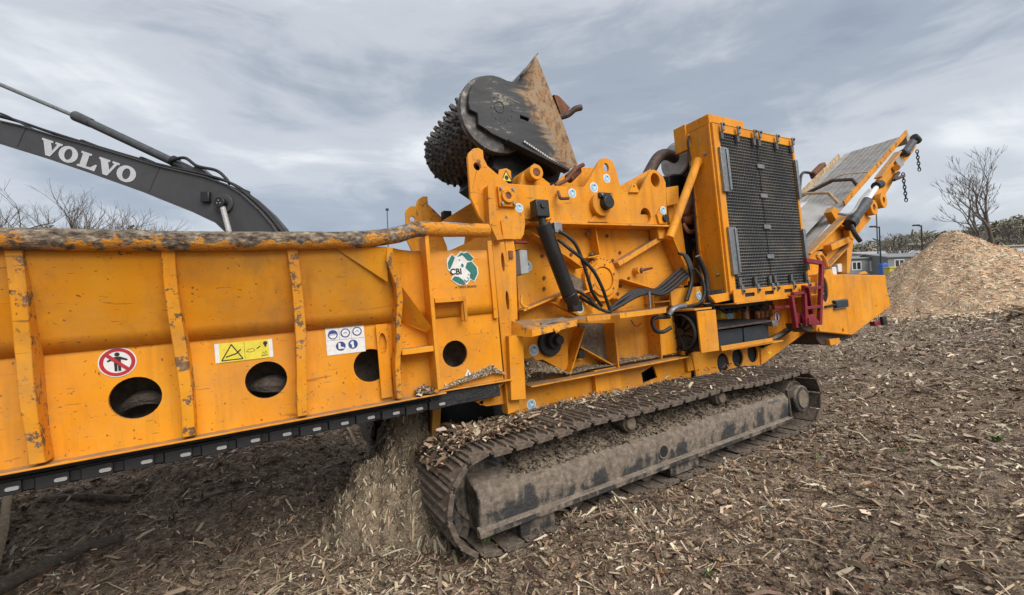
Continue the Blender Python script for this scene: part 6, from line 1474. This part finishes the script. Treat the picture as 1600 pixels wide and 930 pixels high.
# stick stub out of frame, and the low body hidden behind the hopper
a = (-14.55, 6.855); MB().plate([(a[0] - .9, a[1] + .9), (a[0] + .35, a[1] + .15), (a[0] + .1, a[1] - .6), (a[0] - .9, a[1] - 4.1), (a[0] - 1.15, a[1] - 4.0)][::-1], YX + .08, YX + .54).build('stick', 'boom_grey', ex, .02)
fz = gz((-4.782, 1.697)[0], YX)
fxx = (-4.994, 1.704)[0]
MB().box((fxx - .9, YX - .7, fz + 1.15), (fxx + 3.2, YX + 2.0, fz + 2.15)).build('upper_structure', 'boom_grey', ex, .06)
MB().box((fxx - .8, YX + .95, fz + 2.15), (fxx + .5, YX + 1.95, fz + 2.9)).build('cab', 'glass_dark', ex, .05)
MB().cyl((fxx + .9, YX + .6, fz + .85), (fxx + .9, YX + .6, fz + 1.15), .8, n=28).build('slew_ring', 'dark_steel', ex)
for dy in (-.75, 1.35):
    pts = arc(fxx - 1.2, fz + .45, .42, 90, 270, 10) + arc(fxx + 3.0, fz + .45, .42, -90, 90, 10)
    MB().plate(pts, YX + dy, YX + dy + .6).build('track', 'track_steel', ex, .02)

# ---------------------------------------------------------------- site huts far behind
def hut(name, label, xa, xb, ya, yb, zb_, ze, zr, ridge, wall, roof, openings, over=.25):
    """gabled hut; front wall on y = ya from xa to xb; ridge 'x' or 'y'"""
    h = empty(name, None, (0, 0, 0)); tag(h, label, 'building')
    if ridge == 'x':
        mb = MB().xprism([(ya, zb_), (yb, zb_), (yb, ze), ((ya + yb) / 2, zr - .08), (ya, ze)], xa, xb)
    else:
        mb = MB().plate([(xa, zb_), (xb, zb_), (xb, ze), ((xa + xb) / 2, zr - .08), (xa, ze)], ya, yb)
    mb.build('wall', wall, h)
    if ridge == 'x':
        m_ = (ya + yb) / 2
        MB().add([(xa - over, ya - over, ze - .05), (xb + over, ya - over, ze - .05), (xb + over, m_, zr), (xa - over, m_, zr), (xa - over, yb + over, ze - .05), (xb + over, yb + over, ze - .05)], [(0, 1, 2, 3), (3, 2, 5, 4)]).build('roof', roof, h)
    else:
        m_ = (xa + xb) / 2
        MB().add([(xa - over, ya - over, ze - .05), (m_, ya - over, zr), (m_, yb + over, zr), (xa - over, yb + over, ze - .05), (xb + over, ya - over, ze - .05), (xb + over, yb + over, ze - .05)], [(0, 1, 2, 3), (1, 4, 5, 2)]).build('roof', roof, h)
    sd = h.children[-1].modifiers.new('sheet', 'SOLIDIFY'); sd.thickness = .10; sd.offset = 1
    # lap siding lines
    mb = MB(); z = zb_ + .2
    while z < ze - .05: mb.box((xa, ya - .012, z), (xb, ya - .002, z + .03)); z += .22
    tag(mb.build('siding_laps', wall, h), kind='stuff')
    for kind, x0, x1, z0, z1 in openings:
        f_ = MB().box((x0, ya - .07, z0), (x1, ya - .014, z1)).build('window' if kind == 'w' else 'door', 'trim_white', h, .01)
        if kind == 'w':
            m_ = (x0 + x1) / 2; t = .10
            for a, b in ((x0 + t, m_ - t / 2), (m_ + t / 2, x1 - t)): MB().box((a, ya - .085, z0 + t), (b, ya - .072, z1 - t)).build('pane', 'glass_dark', f_)
        elif kind == 'd':
            MB().box((x0 + .15, ya - .085, z0 + .2), (x1 - .15, ya - .072, z1 - .2)).build('panel', 'siding_grey', f_)
        else:
            for k in range(3): MB().box((x0 + .25, ya - .085, z1 - .42 - .16 * k), (x1 - .2 - .1 * (k == 2), ya - .072, z1 - .34 - .16 * k)).build('notice_line', 'pole_grey', f_)
    return h
def wz(p): return p[1]
hut('site_hut', 'grey sided hut with white door left of the lamp post', 34.34, 39.35, 45.99, 50.99, gz(36.8, 46.0) - 0.3, 5.24, 5.68, 'x', 'siding_grey', 'roof_grey', [('w', 36.39, 37.42, 3.98, 4.91), ('d', 38.32, 39.11, 3.82, 4.92)], 0.25)
hut('site_hut', 'grey sided hut with small window half hidden by the chip pile', 38.56, 42.70, 43.99, 48.99, gz(40.6, 44.0) - 0.3, 5.11, 5.70, 'x', 'siding_grey', 'roof_grey', [('w', 39.18, 40.20, 4.01, 4.86)], 0.25)
hut('low_building', 'long pale building with white roof behind the grey huts', 51.62, 62.53, 61.97, 70.97, gz(57.1, 62.0) - 0.3, 7.00, 7.83, 'x', 'wall_pale', 'roof_white', [], 0.25)
hut('office_trailer', 'long tan office trailer with white door right of the chip pile', 46.25, 55.23, 42.98, 46.98, gz(50.7, 43.0) - 0.3, 5.74, 6.06, 'x', 'siding_tan', 'roof_grey', [('w', 48.55, 50.09, 4.69, 5.39), ('n', 50.16, 51.41, 4.00, 5.60), ('w', 52.14, 53.55, 4.58, 5.28)], 0.25)

# ---------------------------------------------------------------- lamp posts and masts
def post(name, label, x, y, zt, r, arm_=0.0, mat='pole_dark'):
    z0 = gz(x, y); o = empty(name, None, (x, y, z0)); tag(o, label, 'lamp post' if arm_ else 'mast')
    MB().cyl((0, 0, -.2), (0, 0, zt - z0), r * 1.3, r * .8, 10).build('pole', mat, o)
    MB().cyl((0, 0, 0), (0, 0, .3), r * 2, n=10).build('base', mat, o)
    if arm_:
        MB().beam((0, 0, zt - z0 - .1), (arm_, 0, zt - z0), r * 1.4, r * 1.4, (0, 0, 1)).build('arm', mat, o)
        MB().box((arm_ - .35, -.14, zt - z0 - .06), (arm_ + .25, .14, zt - z0 + .08)).build('lamp_head', mat, o, .02)
    else: MB().cyl((0, 0, zt - z0), (0, 0, zt - z0 + .25), r * 2.4, n=10).build('cap', 'pole_dark', o)
    return o
post('lamp_post', 'dark lamp post between the two grey huts', 36.08, 41.96, 7.98, 0.070, -0.55, 'pole_dark')
post('lamp_post', 'dark lamp post rising behind the left flank of the chip pile', 43.07, 44.95, 8.43, 0.080, -0.50, 'pole_dark')
post('mast', 'tall thin grey mast beside the conveyor', 49.51, 57.90, 12.75, 0.090, 0.00, 'pole_grey')
post('mast', 'slim grey pole standing far behind the hopper rim', -17.17, 59.87, 15.10, 0.090, 0.00, 'pole_grey')
o = empty('blue_container', None, (34.61, 40.00, gz(34.61, 40.00))); tag(o, 'small blue container beside the lamp post foot', 'container')
zt_ = 4.09 - gz(34.61, 40.00)
MB().box((-.3, -.25, 0), (.3, .25, zt_ + .12)).build('body', 'plastic_blue', o, .08); MB().cyl((.1, 0, zt_ + .12), (.1, 0, zt_ + .22), .14, n=14).build('lid', 'plastic_blue', o, .02)
o = empty('yellow_container', None, (33.48, 38.01, gz(33.48, 38.01))); tag(o, 'small yellow container at the foot of the chip pile', 'container')
zt_ = 3.38 - gz(33.48, 38.01)
MB().box((-.32, -.3, 0), (.32, .3, zt_ + .25)).build('body', 'plastic_yellow', o, .05); MB().box((-.36, -.34, zt_ + .25), (.36, .34, zt_ + .38)).build('lid', 'plastic_yellow', o, .03)

# ---------------------------------------------------------------- trees
def bare_tree(name, label, x, y, height, spread, seed, lean=(0, 0), levels=6, trunk=0.022, mat='far_twig', first=.34, group='bare trees beyond the site'):
    rd_ = random.Random(seed); z0 = gz(x, y); o = empty(name, None, (x, y, z0)); tag(o, label, 'tree', group)
    tr, br = MB(), MB()
    def seg(mb, a, b, r0, r1, n): mb.cyl(a, b, r0, r1, n, caps=False)
    def grow(p, d, ln, r, lv):
        # a bent limb of three pieces, then forks
        q = p; dd = d.copy()
        for k in range(3):
            dd = (dd + V((rd_.gauss(0, .14), rd_.gauss(0, .14), rd_.gauss(.03, .08)))).normalized(); q2 = q + dd * ln / 3
            ra, rb_ = r * (1 - .12 * k), r * (1 - .12 * (k + 1)); seg(tr if lv == 0 else br, q, q2, ra, rb_, 8 if lv == 0 else (5 if lv < 3 else 3))
            if 0 < lv < levels and rd_.random() < .34:
                side = (dd + V((rd_.gauss(0, .8), rd_.gauss(0, .8), rd_.uniform(-.1, .5)))).normalized(); grow(q2, side, ln * rd_.uniform(.45, .7), r * .45, lv + 1) if lv + 1 <= levels else None
            q = q2
        if lv < levels:
            for _ in range(rd_.choice((2, 2, 3)) if lv else rd_.choice((3, 4))):
                a = rd_.uniform(0, 6.28); s_ = spread * rd_.uniform(.55, 1.2)
                nd = (dd * 1.0 + V((math.cos(a) * s_, math.sin(a) * s_, rd_.uniform(-.05, .45)))).normalized()
                grow(q, nd, ln * (rd_.uniform(.60, .80) if lv else rd_.uniform(.42, .58)), max(r * .50, .022), lv + 1)
    grow(V((0, 0, -.2)), V((lean[0], lean[1], 1)).normalized(), height * first, height * trunk, 0)
    tr.build('trunk', 'bark', o, smooth=80); br.build('crown', mat, o, smooth=80)
    return o
bare_tree('bare_tree', 'wide bare oak between the lamp posts', 49.87, 55.91, (11.71 - gz(49.87, 55.91)) * 1.12, 0.62, 3, (0, 0), 5, 0.040, 'far_twig', 0.28)
bare_tree('bare_tree', 'shorter of the two bare trees rising behind the chip pile', 68.85, 61.86, (16.25 - gz(68.85, 61.86)) * 0.85, 0.42, 5, (-0.03, 0), 5, 0.026, 'far_twig', 0.56)
bare_tree('bare_tree', 'taller of the two bare trees rising behind the chip pile, leaning right', 70.39, 61.83, (18.24 - gz(70.39, 61.83)) * 0.85, 0.42, 17, (0.04, 0), 5, 0.026, 'far_twig', 0.58)
bare_tree('bare_tree', 'bare tree at the right edge behind the trailer', 80.16, 65.86, (16.19 - gz(80.16, 65.86)) * 0.70, 0.45, 13, (0, 0), 5, 0.030, 'far_twig', 0.40)
bare_tree('bare_tree', 'small bare tree showing between pile top and lamp post', 62.80, 63.91, (11.92 - gz(62.80, 63.91)) * 0.88, 0.70, 21, (0, 0), 5, 0.020, 'far_twig', 0.34)
bare_tree('bare_tree', 'bare tree at the far left above the hopper rim', -74.87, 65.82, (19.09 - gz(-74.87, 65.82)) * 1.42, 0.50, 31, (-0.03, 0), 5, 0.020, 'far_twig', 0.36)
bare_tree('bare_tree', 'spreading bare tree second from the left above the hopper rim', -68.21, 65.84, (17.70 - gz(-68.21, 65.84)) * 1.42, 0.65, 35, (0, 0), 5, 0.020, 'far_twig', 0.34)
bare_tree('bare_tree', 'low bare tree third from the left above the hopper rim', -67.57, 69.84, (17.69 - gz(-67.57, 69.84)) * 1.42, 0.70, 41, (0, 0), 5, 0.020, 'far_twig', 0.34)
bare_tree('bare_tree', 'faint bare treetop just showing above the hopper rim left of the boom foot', -65.02, 71.85, (16.93 - gz(-65.02, 71.85)) * 1.42, 0.70, 47, (0, 0), 5, 0.020, 'far_twig', 0.34)
# woods behind the huts: a brown-green mass of twigs and budding scrub
def woods(name, label, spots, n, tints, size):
    P_ = []; N_ = []
    for _ in range(n):
        x, y, w, h = random.choice(spots); a = random.uniform(0, 6.28); u = random.random() ** .6; v = random.random()
        rr = w * math.sqrt(max(0.02, 1 - (2 * v - .9) ** 2 * .8)) * u
        xx, yy = x + rr * math.cos(a), y + rr * math.sin(a); P_.append((xx, yy, gz(x, y) + h * (.05 + .95 * v) + random.gauss(0, .2)))
    d = np.array([random.gauss(0, 1) for _ in range(3 * len(P_))]).reshape(-1, 3); d /= np.linalg.norm(d, axis=1)[:, None]
    k = np.exp(rng.normal(0, .4, len(P_)))
    return tag(slivers(name, P_, d, size * 2.4 * k, size * .5 * k, pick_tints(len(P_), tints), tilt=.6), label, 'woods', kind='stuff')
woods('woodland', 'brown green early spring woods behind the huts and pile', [(61.6, 79.9, 4.0, 9.40 - gz(61.6, 79.9)), (64.1, 79.9, 5.0, 10.16 - gz(64.1, 79.9)), (64.4, 77.9, 4.0, 10.24 - gz(64.4, 77.9)), (70.2, 81.9, 5.0, 11.09 - gz(70.2, 81.9)), (74.8, 83.9, 6.0, 11.73 - gz(74.8, 83.9)), (78.0, 83.9, 5.0, 12.39 - gz(78.0, 83.9)), (81.1, 83.9, 5.0, 12.79 - gz(81.1, 83.9)), (84.2, 83.9, 5.0, 12.44 - gz(84.2, 83.9)), (88.0, 83.9, 5.0, 12.57 - gz(88.0, 83.9)), (88.4, 81.9, 5.0, 12.72 - gz(88.4, 81.9)), (89.2, 79.9, 6.0, 13.32 - gz(89.2, 79.9)), (92.2, 79.9, 6.0, 13.94 - gz(92.2, 79.9)), (93.4, 77.9, 7.0, 14.22 - gz(93.4, 77.9)), (99.4, 79.9, 7.0, 14.67 - gz(99.4, 79.9))], 26000, [(0.35, (0.30, 0.27, 0.22)), (0.3, (0.37, 0.345, 0.27)), (0.2, (0.37, 0.38, 0.26)), (0.15, (0.22, 0.19, 0.16))], .30)  # tints lightened, distance haze is put into the twig colours
woods('scrub', 'pale budding scrub just above the hopper rim at left', [(-80.3, 73.8, 4.0, 17.56 - gz(-80.3, 73.8)), (-77.6, 71.8, 3.0, 17.32 - gz(-77.6, 71.8)), (-76.8, 75.8, 4.0, 17.35 - gz(-76.8, 75.8)), (-70.1, 79.8, 3.0, 17.84 - gz(-70.1, 79.8))], 1500, [(0.5, (0.16, 0.17, 0.10)), (0.5, (0.22, 0.21, 0.15))], .30)
bpy.context.view_layer.update()
